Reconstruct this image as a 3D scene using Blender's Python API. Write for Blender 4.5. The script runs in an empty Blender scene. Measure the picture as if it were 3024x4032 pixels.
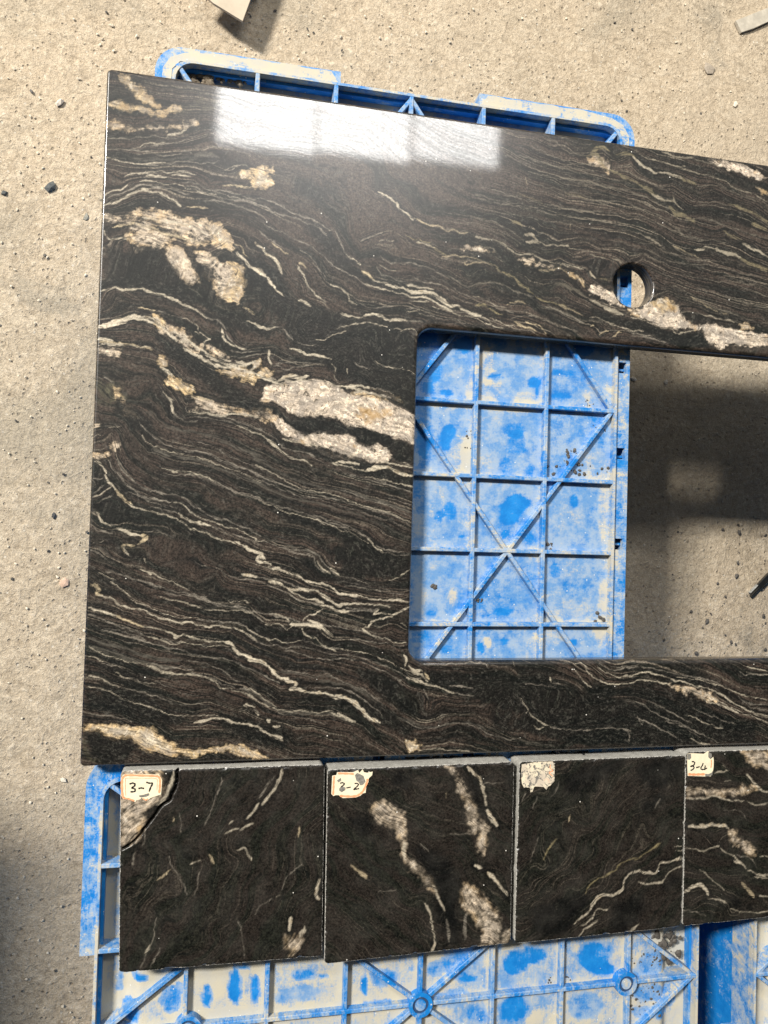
import bpy, bmesh, math, random
import numpy as np
from mathutils import Matrix, Vector
from mathutils.geometry import tessellate_polygon

# ------------------------------------------------------------------ camera, world, lights
scene = bpy.context.scene
col = scene.collection
H = 0.62            # lens height above the polished slab (metres)
D = 0.265           # slab top above the concrete floor
F = 3028.0
R = np.array([[0.97738287, -0.0339168, -0.20873997],
              [0.02910525, 0.99923607, -0.02607991],
              [0.20946506, 0.01941463, 0.97762337]])
cam_d = bpy.data.cameras.new("camera")
cam_d.sensor_fit = 'VERTICAL'; cam_d.sensor_height = 36.0
cam_d.lens = 36.0 * F / 4032.0
cam_d.clip_start = 0.02; cam_d.clip_end = 200
cam = bpy.data.objects.new("camera", cam_d); col.objects.link(cam)
M = Matrix.Identity(4)
for i in range(3):
    for j in range(3):
        M[i][j] = float(R[i, j])
M[2][3] = H
cam.matrix_world = M
scene.camera = cam

scene.view_settings.view_transform = 'Standard'
scene.view_settings.look = 'None'
scene.view_settings.gamma = 1.0
scene.view_settings.use_curve_mapping = False
scene.view_settings.exposure = 0.0

world = bpy.data.worlds.new("World"); scene.world = world; world.use_nodes = True
wn = world.node_tree; wn.nodes.clear()
wo = wn.nodes.new('ShaderNodeOutputWorld'); wb = wn.nodes.new('ShaderNodeBackground')
wt = wn.nodes.new('ShaderNodeTexCoord'); ws = wn.nodes.new('ShaderNodeSeparateXYZ')
wr = wn.nodes.new('ShaderNodeValToRGB')
wr.color_ramp.elements[0].position = 0.40; wr.color_ramp.elements[0].color = (0.035, 0.035, 0.034, 1)
wr.color_ramp.elements[1].position = 0.78; wr.color_ramp.elements[1].color = (0.55, 0.54, 0.50, 1)
wm = wn.nodes.new('ShaderNodeMapRange'); wm.inputs[1].default_value = -1; wm.inputs[2].default_value = 1
wn.links.new(wt.outputs['Generated'], ws.inputs[0]); wn.links.new(ws.outputs['Y'], wm.inputs[0])
wn.links.new(wm.outputs[0], wr.inputs[0]); wn.links.new(wr.outputs[0], wb.inputs[0])
wb.inputs[1].default_value = 0.78
wn.links.new(wb.outputs[0], wo.inputs[0])

def area(name, loc, target, sx, sy, power, color, up=(0, 1, 0)):
    l = bpy.data.lights.new(name, 'AREA'); l.shape = 'RECTANGLE'; l.size = sx; l.size_y = sy
    l.energy = power; l.color = color
    o = bpy.data.objects.new(name, l); col.objects.link(o)
    z = (Vector(loc) - Vector(target)).normalized()
    y = Vector(up); x = y.cross(z).normalized(); y = z.cross(x)
    m = Matrix((x, y, z)).transposed().to_4x4(); m.translation = Vector(loc)
    o.matrix_world = m
    return o
kh = 5.0
kp = Vector((0.45 - 0.90 * kh, 0.0 + 0.60 * kh, kh - 0.25))
area("window_light", kp, kp - Vector((0, 0, 1)), 0.27 * kh, 0.12 * kh, 1470, (1.0, 0.955, 0.88))
# strip skylight: three panes seen mirrored in the polished stone
ks = (2.0 + H) / H
def pane(x0, x1, y0, y1, L):
    X0, X1, Y0, Y1 = x0 * ks, x1 * ks, y0 * ks, y1 * ks
    A = (X1 - X0) * (Y1 - Y0)
    area("skylight_pane", ((X0 + X1) / 2, (Y0 + Y1) / 2, 2.0), ((X0 + X1) / 2, (Y0 + Y1) / 2, 0), X1 - X0, Y1 - Y0, L * math.pi * A, (1.0, 0.98, 0.95))
pane(-0.0125, 0.0655, 0.306, 0.40, 27)
pane(0.0675, 0.1455, 0.310, 0.40, 25)
pane(0.1490, 0.2235, 0.315, 0.40, 22)

# ------------------------------------------------------------------ helpers
rng = np.random.default_rng(7)
random.seed(7)

def at(px, py, z=0.0):
    d = R @ np.array([px - 1512, -(py - 2016), -F])
    t = (z - H) / d[2]
    return float(d[0] * t), float(d[1] * t)

def tag(o, label, cat, group=None, kind=None):
    if label: o['label'] = label
    if cat: o['category'] = cat
    if group: o['group'] = group
    if kind: o['kind'] = kind
    return o

def empty(name, loc, label, cat, group=None):
    o = bpy.data.objects.new(name, None); col.objects.link(o); o.location = loc
    o.empty_display_size = 0.05
    return tag(o, label, cat, group)

def mesh_obj(name, verts, faces, mat, parent=None, smooth=False, origin=(0, 0, 0)):
    me = bpy.data.meshes.new(name)
    ox, oy, oz = origin
    me.from_pydata([(v[0] - ox, v[1] - oy, v[2] - oz) for v in verts], [], faces)
    me.materials.append(mat)
    if smooth: me.polygons.foreach_set('use_smooth', [True] * len(me.polygons))
    me.update()
    o = bpy.data.objects.new(name, me); col.objects.link(o)
    if parent: o.parent = parent
    else: o.location = origin
    return o

class MB:
    def __init__(s): s.v = []; s.f = []
    def add(s, v, f):
        n = len(s.v); s.v += [tuple(p) for p in v]; s.f += [tuple(i + n for i in q) for q in f]
    def box(s, x0, x1, y0, y1, z0, z1):
        s.add([(x0, y0, z0), (x1, y0, z0), (x1, y1, z0), (x0, y1, z0), (x0, y0, z1), (x1, y0, z1), (x1, y1, z1), (x0, y1, z1)],
              [(0, 3, 2, 1), (4, 5, 6, 7), (0, 1, 5, 4), (1, 2, 6, 5), (2, 3, 7, 6), (3, 0, 4, 7)])
    def bar(s, p, q, w, z0, z1, draft=0.0006):
        a = Vector(p); b = Vector(q); d = (b - a).normalized(); n = Vector((-d.y, d.x))
        hw = w / 2; hb = hw + draft; bv = 0.0005
        prof = [(-hb, z0), (-hw, z1 - bv), (-hw + bv, z1), (hw - bv, z1), (hw, z1 - bv), (hb, z0)]
        vs = []
        for e in (a, b):
            for (o_, z) in prof: vs.append((e.x + n.x * o_, e.y + n.y * o_, z))
        k = len(prof)
        fs = [(i, i + k, i + 1 + k, i + 1) for i in range(k - 1)]
        fs += [tuple(range(k - 1, -1, -1)), tuple(range(k, 2 * k)), (0, k - 1, 2 * k - 1, k)]
        s.add(vs, fs)
    def prism(s, outer, holes, z0, z1):
        loops = [outer] + holes
        flat = [p for l in loops for p in l]
        tri = tessellate_polygon([[Vector((p[0], p[1], 0)) for p in l] for l in loops])
        n = len(flat)
        vs = [(p[0], p[1], z1) for p in flat] + [(p[0], p[1], z0) for p in flat]
        fs = []
        for t in tri:
            a, b, c = [flat[i] for i in t]
            if (b[0] - a[0]) * (c[1] - a[1]) - (b[1] - a[1]) * (c[0] - a[0]) < 0: t = (t[2], t[1], t[0])
            fs.append(tuple(t)); fs.append(tuple(i + n for i in reversed(t)))
        o = 0
        for l in loops:
            k = len(l)
            for i in range(k):
                a = o + i; b = o + (i + 1) % k
                fs.append((a, a + n, b + n, b))
            o += k
        s.add(vs, fs)
    def loopwall(s, pts, th, z0, z1, off0=0.0, off1=0.0):
        # closed wall following pts (ccw); off0/off1 push the bottom/top outward
        k = len(pts); nr = []
        for i in range(k):
            a = Vector(pts[i - 1]); b = Vector(pts[(i + 1) % k]); d = (b - a)
            d = d.normalized() if d.length > 0 else Vector((1, 0)); nr.append(Vector((d.y, -d.x)))
        rings = []
        for (z, of) in ((z0, off0), (z1, off1)):
            for t in (0.0, -th):
                rings.append([(pts[i][0] + nr[i].x * (of + t), pts[i][1] + nr[i].y * (of + t), z) for i in range(k)])
        vs = sum(rings, []); fs = []
        for i in range(k):
            j = (i + 1) % k
            fs += [(i, j, j + 2 * k, i + 2 * k), (i + k, i + 3 * k, j + 3 * k, j + k), (i + 2 * k, j + 2 * k, j + 3 * k, i + 3 * k), (i, i + k, j + k, j)]
        s.add(vs, fs)
    def build(s, name, mat, parent=None, smooth=False):
        o = mesh_obj(name, s.v, s.f, mat, parent, smooth)
        return o

def rrect(hx, hy, r, cx=0.0, cy=0.0, n=7):
    p = []
    for (sx, sy, a0) in ((1, 1, 0), (-1, 1, 90), (-1, -1, 180), (1, -1, 270)):
        for i in range(n + 1):
            a = math.radians(a0 + 90 * i / n)
            p.append((cx + sx * (hx - r) + r * math.cos(a), cy + sy * (hy - r) + r * math.sin(a)))
    return p

def vnoise(x, y, scale, seed):
    r = np.random.default_rng(seed); T = r.random((128, 128))
    u = x / scale; v = y / scale
    i = np.floor(u).astype(int); j = np.floor(v).astype(int)
    fu = u - i; fv = v - j; fu = fu * fu * (3 - 2 * fu); fv = fv * fv * (3 - 2 * fv)
    a = T[i % 128, j % 128]; b = T[(i + 1) % 128, j % 128]; c = T[i % 128, (j + 1) % 128]; d = T[(i + 1) % 128, (j + 1) % 128]
    return (a * (1 - fu) + b * fu) * (1 - fv) + (c * (1 - fu) + d * fu) * fv * 1.0
def fbm(x, y, scale, seed, n=3):
    o = 0; t = 0
    for k in range(n):
        o = o + vnoise(x + 3.1 * k, y - 1.7 * k, scale / 2 ** k, seed + k) / 2 ** k; t += 1 / 2 ** k
    return o / t
def sstep(a, b, x):
    t = np.clip((x - a) / (b - a), 0, 1); return t * t * (3 - 2 * t)

def parse(txt):
    out = []
    for l in txt.strip().split('\n'):
        q = l.split(); P = np.array([[float(c) for c in p.split(',')] for p in q[2:]]) * 1e-4
        out.append((q[0], float(q[1]) * 1e-4, P))
    return out

def smooth_line(P, n=5):
    if len(P) < 3: return P
    Q = np.vstack([2 * P[0] - P[1], P, 2 * P[-1] - P[-2]]); o = []
    for i in range(1, len(Q) - 2):
        for k in range(n):
            t = k / n
            o.append(0.5 * ((2 * Q[i]) + (-Q[i - 1] + Q[i + 1]) * t + (2 * Q[i - 1] - 5 * Q[i] + 4 * Q[i + 1] - Q[i + 2]) * t * t + (-Q[i - 1] + 3 * Q[i] - 3 * Q[i + 1] + Q[i + 2]) * t ** 3))
    o.append(P[-1]); return np.array(o)

# ------------------------------------------------------------------ node helpers
class NT:
    def __init__(s, name):
        s.m = bpy.data.materials.new(name); s.m.use_nodes = True; s.t = s.m.node_tree
        s.b = s.t.nodes['Principled BSDF']; s.L = s.t.links.new; s.N = s.t.nodes.new
        s.co = None
    def obj(s):
        if not s.co: s.co = s.N('ShaderNodeTexCoord')
        return s.co.outputs['Object']
    def noise(s, scale, detail=4, rough=0.55, vec=None, dist=0.0):
        n = s.N('ShaderNodeTexNoise'); n.inputs['Scale'].default_value = scale; n.inputs['Detail'].default_value = detail
        n.inputs['Roughness'].default_value = rough; n.inputs['Distortion'].default_value = dist
        s.L(vec if vec is not None else s.obj(), n.inputs['Vector']); return n.outputs['Fac']
    def voro(s, scale, out='Distance', feature='F1', vec=None, rand=1.0):
        n = s.N('ShaderNodeTexVoronoi'); n.feature = feature; n.inputs['Scale'].default_value = scale
        n.inputs['Randomness'].default_value = rand
        s.L(vec if vec is not None else s.obj(), n.inputs['Vector']); return n.outputs[out]
    def map(s, v, a, b, c=0.0, d=1.0, smooth=True):
        n = s.N('ShaderNodeMapRange'); n.interpolation_type = 'SMOOTHSTEP' if smooth else 'LINEAR'
        for i, q in ((1, a), (2, b), (3, c), (4, d)): n.inputs[i].default_value = q
        s.L(v, n.inputs[0]); return n.outputs[0]
    def math(s, op, a, b=None, clamp=False):
        n = s.N('ShaderNodeMath'); n.operation = op; n.use_clamp = clamp
        for i, q in ((0, a), (1, b)):
            if q is None: continue
            if isinstance(q, (int, float)): n.inputs[i].default_value = q
            else: s.L(q, n.inputs[i])
        return n.outputs[0]
    def mix(s, f, a, b, mode='MIX'):
        n = s.N('ShaderNodeMix'); n.data_type = 'RGBA'; n.blend_type = mode
        for i, q in ((0, f), (6, a), (7, b)):
            if isinstance(q, (int, float)): n.inputs[i].default_value = q if i == 0 else (q, q, q, 1)
            elif isinstance(q, tuple): n.inputs[i].default_value = (*q, 1)
            else: s.L(q, n.inputs[i])
        return n.outputs[2]
    def attr(s, name, out='Fac'):
        n = s.N('ShaderNodeAttribute'); n.attribute_name = name; return n.outputs[out]
    def scalevec(s, v, sc):
        n = s.N('ShaderNodeVectorMath'); n.operation = 'MULTIPLY'; s.L(v, n.inputs[0]); n.inputs[1].default_value = sc; return n.outputs[0]
    def bump(s, h, strength, dist):
        n = s.N('ShaderNodeBump'); n.inputs['Strength'].default_value = strength; n.inputs['Distance'].default_value = dist
        s.L(h, n.inputs['Height']); s.L(n.outputs[0], s.b.inputs['Normal']); return n
    def set(s, **k):
        for a, v in k.items():
            key = {'col': 'Base Color', 'rough': 'Roughness', 'spec': 'Specular IOR Level', 'coat': 'Coat Weight', 'coatr': 'Coat Roughness', 'metal': 'Metallic'}[a]
            if isinstance(v, (int, float)): s.b.inputs[key].default_value = v
            elif isinstance(v, tuple): s.b.inputs[key].default_value = (*v, 1)
            else: s.L(v, s.b.inputs[key])
        return s.m

# ------------------------------------------------------------------ materials
def stone_material(name, tile=False):
    n = NT(name)
    fl = n.attr('flow', 'Vector')
    lam = n.attr('lam'); blk = n.attr('blk'); va = n.attr('va'); cry = n.attr('cry'); vc = n.attr('vc', 'Color')
    band = n.noise(1.0, 3, 0.6, n.scalevec(fl, (95, 9, 1)))
    mute = n.attr('mute')
    fine = n.noise(1.0, 3, 0.6, n.scalevec(fl, (620, 6, 1)))
    fine2 = n.noise(1.0, 3, 0.6, n.scalevec(fl, (820, 7, 1)), 0.1)
    micro = n.noise(640, 4, 0.75)
    grain = n.noise(520, 3, 0.6)
    brown = (0.042, 0.0300, 0.0232) if not tile else (0.0135, 0.0105, 0.0085)
    green = (0.0085, 0.0100, 0.0078) if not tile else (0.0080, 0.0088, 0.0062)
    base = n.mix(n.map(band, 0.44, 0.62), brown, green)
    light = n.math('MULTIPLY', n.map(fine, 0.54, 0.64), n.math('MULTIPLY', lam, 0.8))
    base = n.mix(light, base, (0.125, 0.105, 0.080))
    fleck = n.math('MULTIPLY', n.map(n.noise(1.0, 4, 0.8, n.scalevec(fl, (520, 240, 1)), 1.2), 0.54, 0.64), blk)
    dark = n.math('MULTIPLY', n.map(fine2, 0.52, 0.44, 0, 1), n.math('MULTIPLY', lam, 0.95))
    dark2 = n.math('MULTIPLY', n.map(fine, 0.45, 0.34, 0, 1), n.math('MULTIPLY', lam, 0.6))
    base = n.mix(dark, base, (0.008, 0.007, 0.006)); base = n.mix(dark2, base, (0.010, 0.0095, 0.009))
    base = n.mix(n.math('MULTIPLY', blk, 0.93), base, (0.004, 0.0046, 0.0043) if not tile else (0.0022, 0.0024, 0.0025))
    if not tile: base = n.mix(n.math('MULTIPLY', fleck, 0.5), base, (0.050, 0.052, 0.040))
    fib = n.noise(1.0, 4, 0.75, n.scalevec(fl, (420, 170, 1)), 0.8)
    bio = n.map(n.math('ADD', band, n.math('MULTIPLY', n.math('SUBTRACT', 0.6, lam), 0.10)), 0.46, 0.60)
    base = n.mix(n.math('MULTIPLY', n.map(fib, 0.53, 0.65), 0.5), base, (0.058, 0.054, 0.045) if not tile else (0.020, 0.019, 0.0145))
    base = n.mix(n.math('MULTIPLY', n.map(fib, 0.49, 0.40), n.map(bio, 0, 1, 0.35, 0.95, False)), base, (0.0025, 0.0030, 0.0026))
    mm = n.map(micro, 0.38, 0.62, 0.30, 1.85, False)
    base = n.mix(1.0, base, mm, 'MULTIPLY')
    fibre = n.noise(1.0, 3, 0.65, n.scalevec(fl, (620, 70, 1)), 0.5)
    # light veins and crystalline quartz
    dn = n.N('ShaderNodeTexNoise'); dn.inputs['Scale'].default_value = 260; dn.inputs['Detail'].default_value = 3; n.L(n.obj(), dn.inputs['Vector'])
    dv_ = n.N('ShaderNodeVectorMath'); dv_.operation = 'MULTIPLY_ADD'; n.L(dn.outputs['Color'], dv_.inputs[0]); dv_.inputs[1].default_value = (0.006, 0.006, 0.006); n.L(n.obj(), dv_.inputs[2])
    cd = n.voro(420, 'Color', vec=dv_.outputs[0]); ce = n.voro(420, 'Distance', 'DISTANCE_TO_EDGE', vec=dv_.outputs[0])
    sep = n.N('ShaderNodeSeparateColor'); n.L(cd, sep.inputs[0])
    cg = n.map(sep.outputs[0], 0, 1, 0.55, 1.35, False)
    cg = n.math('MULTIPLY', cg, n.map(ce, 0.0, 0.12, 0.72, 1.0))
    crym = n.N('ShaderNodeMix'); crym.data_type = 'FLOAT'; n.L(cry, crym.inputs[0]); n.L(n.map(grain, 0.3, 0.7, 0.68, 1.2, False), crym.inputs[2]); n.L(cg, crym.inputs[3])
    vcol = n.mix(1.0, vc, crym.outputs[0], 'MULTIPLY')
    vcol = n.mix(1.0, vcol, n.map(fibre, 0.38, 0.62, 0.62, 1.22, False), 'MULTIPLY')
    m1 = n.noise(75, 4, 0.65, dist=0.8); m2 = n.noise(190, 3, 0.7, dist=1.0)
    vcol = n.mix(n.math('MULTIPLY', n.math('MULTIPLY', n.map(m1, 0.42, 0.60), cry), 0.75), vcol, (0.27, 0.235, 0.20))
    vcol = n.mix(n.math('MULTIPLY', n.math('MULTIPLY', n.map(m2, 0.56, 0.66), cry), 0.8), vcol, (0.72, 0.64, 0.52))
    vcol = n.mix(n.math('MULTIPLY', n.math('MULTIPLY', n.map(m2, 0.42, 0.34), cry), 0.85), vcol, (0.055, 0.045, 0.032))
    rst = n.noise(48, 3, 0.6)
    vcol = n.mix(n.math('MULTIPLY', n.math('MULTIPLY', n.map(rst, 0.58, 0.70), cry), 0.6), vcol, (0.42, 0.25, 0.08))
    speck = n.math('MULTIPLY', n.map(grain, 0.34, 0.26, 0, 1), 0.5)
    vcol = n.mix(speck, vcol, (0.05, 0.04, 0.03))
    rag = n.math('ADD', n.math('MULTIPLY', n.math('SUBTRACT', n.noise(900, 3, 0.7), 0.5), 1.1), n.math('MULTIPLY', n.math('SUBTRACT', fine, 0.5), 1.3))
    env = n.math('MULTIPLY', va, n.math('SUBTRACT', 1.25, va))
    vcol = n.mix(mute, vcol, (0.10, 0.085, 0.062))
    vae = n.math('ADD', va, n.math('MULTIPLY', rag, n.math('MULTIPLY', env, 4.2 if not tile else 2.2)), True)
    # dark streaks that follow the foliation cut through the pale bodies
    cut = n.math('MULTIPLY', n.map(fibre, 0.44, 0.36, 0, 1), n.math('SUBTRACT', 1.0, n.math('MULTIPLY', cry, 0.75)))
    vae = n.math('MULTIPLY', vae, n.math('SUBTRACT', 1.0, n.math('MULTIPLY', cut, 0.8)))
    full = n.mix(vae, base, vcol)
    # sparse mica glints, painted into the colour as pale specks
    sp = n.voro(330, 'Distance'); spc = n.voro(330, 'Color'); ss = n.N('ShaderNodeSeparateColor'); n.L(spc, ss.inputs[0])
    gl = n.math('MULTIPLY', n.map(sp, 0.20, 0.12, 0, 1), n.math('GREATER_THAN', ss.outputs[1], 0.994 if not tile else 0.987))
    full = n.mix(gl, full, (0.75, 0.72, 0.66))
    if tile:
        ed = n.attr('edge')
        chip = n.noise(700, 3, 0.7)
        full = n.mix(n.map(n.math('ADD', ed, n.math('MULTIPLY', chip, 0.7)), 1.22, 1.34), full, (0.52, 0.50, 0.46))
        dust = n.noise(60, 4, 0.6)
        full = n.mix(n.map(dust, 0.35, 0.8, 0.0, 0.05), full, (0.30, 0.28, 0.24))
        n.set(col=full, rough=n.map(grain, 0.3, 0.7, 0.27, 0.38), spec=0.5)
        n.bump(n.math('ADD', n.math('MULTIPLY', micro, 0.5), n.noise(260, 3, 0.6)), 0.45, 0.0005)
    else:
        h = n.math('ADD', n.math('MULTIPLY', micro, 0.35), n.math('MULTIPLY', n.math('MULTIPLY', n.noise(520, 2, 0.5), n.map(n.noise(14, 2), 0.35, 0.65, 0.3, 1.0)), 1.0))
        cw = n.math('MULTIPLY', n.map(micro, 0.40, 0.60, 0.62, 1.0, False), n.map(fine2, 0.38, 0.58, 0.66, 1.0))
        n.set(col=full, rough=0.31, spec=0.55, coat=cw, coatr=0.025)
        bp = n.bump(h, 0.20, 0.0003)
        bc = n.N('ShaderNodeBump'); bc.inputs['Strength'].default_value = 0.022; bc.inputs['Distance'].default_value = 0.0003
        n.L(n.math('ADD', micro, n.math('MULTIPLY', fine, 0.8)), bc.inputs['Height']); n.L(bc.outputs[0], n.b.inputs['Coat Normal'])
    return n.m

def edge_stone_material():
    n = NT('polished stone edge')
    st = n.noise(1.0, 4, 0.6, n.scalevec(n.obj(), (30, 30, 500)))
    c = n.mix(n.map(st, 0.3, 0.7), (0.05, 0.043, 0.036), (0.16, 0.14, 0.115))
    return n.set(col=c, rough=0.22, spec=0.5)

def sawn_material(name='sawn stone side'):
    n = NT(name)
    a = n.noise(160, 4, 0.65); b = n.noise(900, 3, 0.6)
    c = n.mix(n.map(a, 0.3, 0.7), (0.30, 0.29, 0.265), (0.46, 0.45, 0.41))
    c = n.mix(n.map(b, 0.35, 0.6, 0.5, 0.0), c, (0.16, 0.15, 0.13))
    n.bump(b, 0.4, 0.0005)
    return n.set(col=c, rough=0.8, spec=0.3)

def plastic_material(name, dusty, attr=False, deep=False):
    n = NT(name)
    big = n.noise(26, 5, 0.62, dist=0.4); mid = n.noise(110, 5, 0.7); fine = n.noise(620, 4, 0.7)
    streak = n.noise(1.0, 4, 0.6, n.scalevec(n.obj(), (900, 60, 60)))
    lv = n.math('ADD', n.math('MULTIPLY', big, 0.9), n.math('MULTIPLY', mid, 0.6))
    smr = n.noise(1.0, 4, 0.65, n.scalevec(n.obj(), (55, 240, 60)), 1.5)
    lv = n.math('ADD', lv, n.math('MULTIPLY', fine, 0.50))
    lv = n.math('ADD', n.math('SUBTRACT', lv, 0.3), n.math('MULTIPLY', smr, 0.45))
    lv = n.math('ADD', lv, n.math('MULTIPLY', streak, 0.15))        # ~1.0 mean
    if attr:
        lv = n.math('ADD', n.math('SUBTRACT', lv, 1.0), n.attr('dust'))
        d = n.map(lv, 0.0, 1.0, 0.0, 1.0, False)
    else:
        d = n.map(lv, 0.98 - dusty * 0.45, 1.42 - dusty * 0.45, 0.0, 1.0, False)
    dv = n.noise(45, 3)
    blue = n.mix(n.map(mid, 0.3, 0.7), (0.006, 0.150, 0.47), (0.013, 0.205, 0.56))
    film = n.mix(n.map(n.math('ADD', dv, n.math('MULTIPLY', n.math('SUBTRACT', mid, 0.5), 1.2)), 0.66, 0.34), (0.30, 0.375, 0.46), (0.14, 0.27, 0.47))
    cream = n.mix(n.map(n.noise(70, 3), 0.35, 0.65), (0.49, 0.44, 0.325), (0.44, 0.415, 0.35))
    c = n.mix(n.map(d, 0.12, 0.52, 0, 0.80), blue, film)
    c = n.mix(n.map(d, 0.55, 0.88, 0, 0.92), c, cream)
    pit = n.voro(420, 'Distance'); pc = n.voro(420, 'Color'); ps = n.N('ShaderNodeSeparateColor'); n.L(pc, ps.inputs[0])
    c = n.mix(n.math('MULTIPLY', n.map(pit, 0.3, 0.15, 0, 1), n.math('GREATER_THAN', ps.outputs[0], 0.975)), c, (0.60, 0.60, 0.57))
    n.bump(n.math('ADD', n.math('MULTIPLY', d, 1.0), n.math('MULTIPLY', fine, 0.5)), 0.3, 0.0006)
    return n.set(col=c, rough=n.map(d, 0, 0.7, 0.38, 0.8), spec=0.4)

def floor_material():
    n = NT('dusty concrete')
    big = n.noise(2.2, 4, 0.6); mid = n.noise(24, 5, 0.65, dist=0.5); fine = n.noise(170, 5, 0.72, dist=0.6); vf = n.noise(620, 3, 0.7)
    c = n.mix(n.map(big, 0.35, 0.65), (0.475, 0.385, 0.275), (0.42, 0.35, 0.255))
    c = n.mix(n.map(mid, 0.35, 0.68, 0, 0.55), c, (0.49, 0.405, 0.295))
    bl = n.noise(62, 4, 0.6, dist=1.2)
    c = n.mix(n.map(bl, 0.50, 0.64, 0, 0.5), c, (0.56, 0.475, 0.355))
    c = n.mix(n.map(bl, 0.46, 0.34, 0, 0.45), c, (0.30, 0.24, 0.165))
    c = n.mix(n.map(fine, 0.50, 0.34, 0, 0.5), c, (0.21, 0.165, 0.115))
    c = n.mix(n.map(fine, 0.54, 0.68, 0, 0.65), c, (0.66, 0.57, 0.44))
    pit = n.voro(210, 'Distance'); pcol = n.voro(210, 'Color'); ps = n.N('ShaderNodeSeparateColor'); n.L(pcol, ps.inputs[0])
    pm = n.math('MULTIPLY', n.map(pit, 0.42, 0.2, 0, 1), n.math('GREATER_THAN', ps.outputs[0], 0.91))
    c = n.mix(n.math('MULTIPLY', pm, 0.45), c, (0.13, 0.10, 0.075))
    p2 = n.math('MULTIPLY', n.map(pit, 0.35, 0.15, 0, 1), n.math('GREATER_THAN', ps.outputs[1], 0.94))
    c = n.mix(n.math('MULTIPLY', p2, 0.7), c, (0.62, 0.57, 0.48))
    # grey scuffs and dark aggregate patches
    sc = n.noise(9, 5, 0.7, dist=1.0)
    c = n.mix(n.map(sc, 0.60, 0.74, 0, 0.45), c, (0.20, 0.185, 0.15))
    s2 = n.noise(3.4, 5, 0.62, dist=0.8)
    c = n.mix(n.map(s2, 0.50, 0.66, 0, 0.45), c, (0.27, 0.24, 0.185))
    c = n.mix(n.map(s2, 0.48, 0.34, 0, 0.40), c, (0.46, 0.385, 0.285))
    c = n.mix(1.0, c, n.map(vf, 0.3, 0.7, 0.72, 1.22, False), 'MULTIPLY')
    h = n.math('ADD', n.math('MULTIPLY', mid, 1.6), n.math('MULTIPLY', fine, 1.0))
    h = n.math('SUBTRACT', h, n.math('MULTIPLY', pm, 0.5)); h = n.math('ADD', h, n.math('MULTIPLY', vf, 0.25))
    n.bump(h, 0.8, 0.0036)
    return n.set(col=c, rough=0.92, spec=0.2)

def plain(name, c, rough=0.7, metal=0.0, var=0.25, scale=300):
    n = NT(name); a = n.noise(scale, 4, 0.65)
    k = n.mix(n.map(a, 0.3, 0.7), tuple(x * (1 - var) for x in c), tuple(min(1, x * (1 + var)) for x in c))
    n.bump(a, 0.3, 0.0004)
    return n.set(col=k, rough=rough, metal=metal, spec=0.4)

M_slab = stone_material('veined black granite, polished')
M_tile = stone_material('veined black granite, rough tile', True)
M_edge = edge_stone_material()
M_sawn = sawn_material()
M_floor = floor_material()
M_p1 = plastic_material('blue plastic under lime dust', 0, True)
M_rib = plastic_material('blue plastic rib', 0.40)
M_rim = plastic_material('blue plastic rim', 0.62)
M_ring = plastic_material('blue plastic ring', 0.15)
M_cream = plastic_material('dust caked blue plastic', 0.98)
M_wall = plastic_material('clean blue plastic wall', -0.02)
M_groove = plain('shaded blue groove', (0.02, 0.05, 0.12), 0.8)  # darker blue: shade inside the shallow boss groove is put into the colour
M_ink = plain('black marker ink', (0.012, 0.011, 0.012), 0.5, var=0.1)
M_dirt = plain('dry mud', (0.16, 0.13, 0.095), 0.95)
M_chip = plain('black stone chips', (0.075, 0.068, 0.06), 0.7)
M_grit = plain('pale grit', (0.56, 0.49, 0.38), 0.9)

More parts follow.
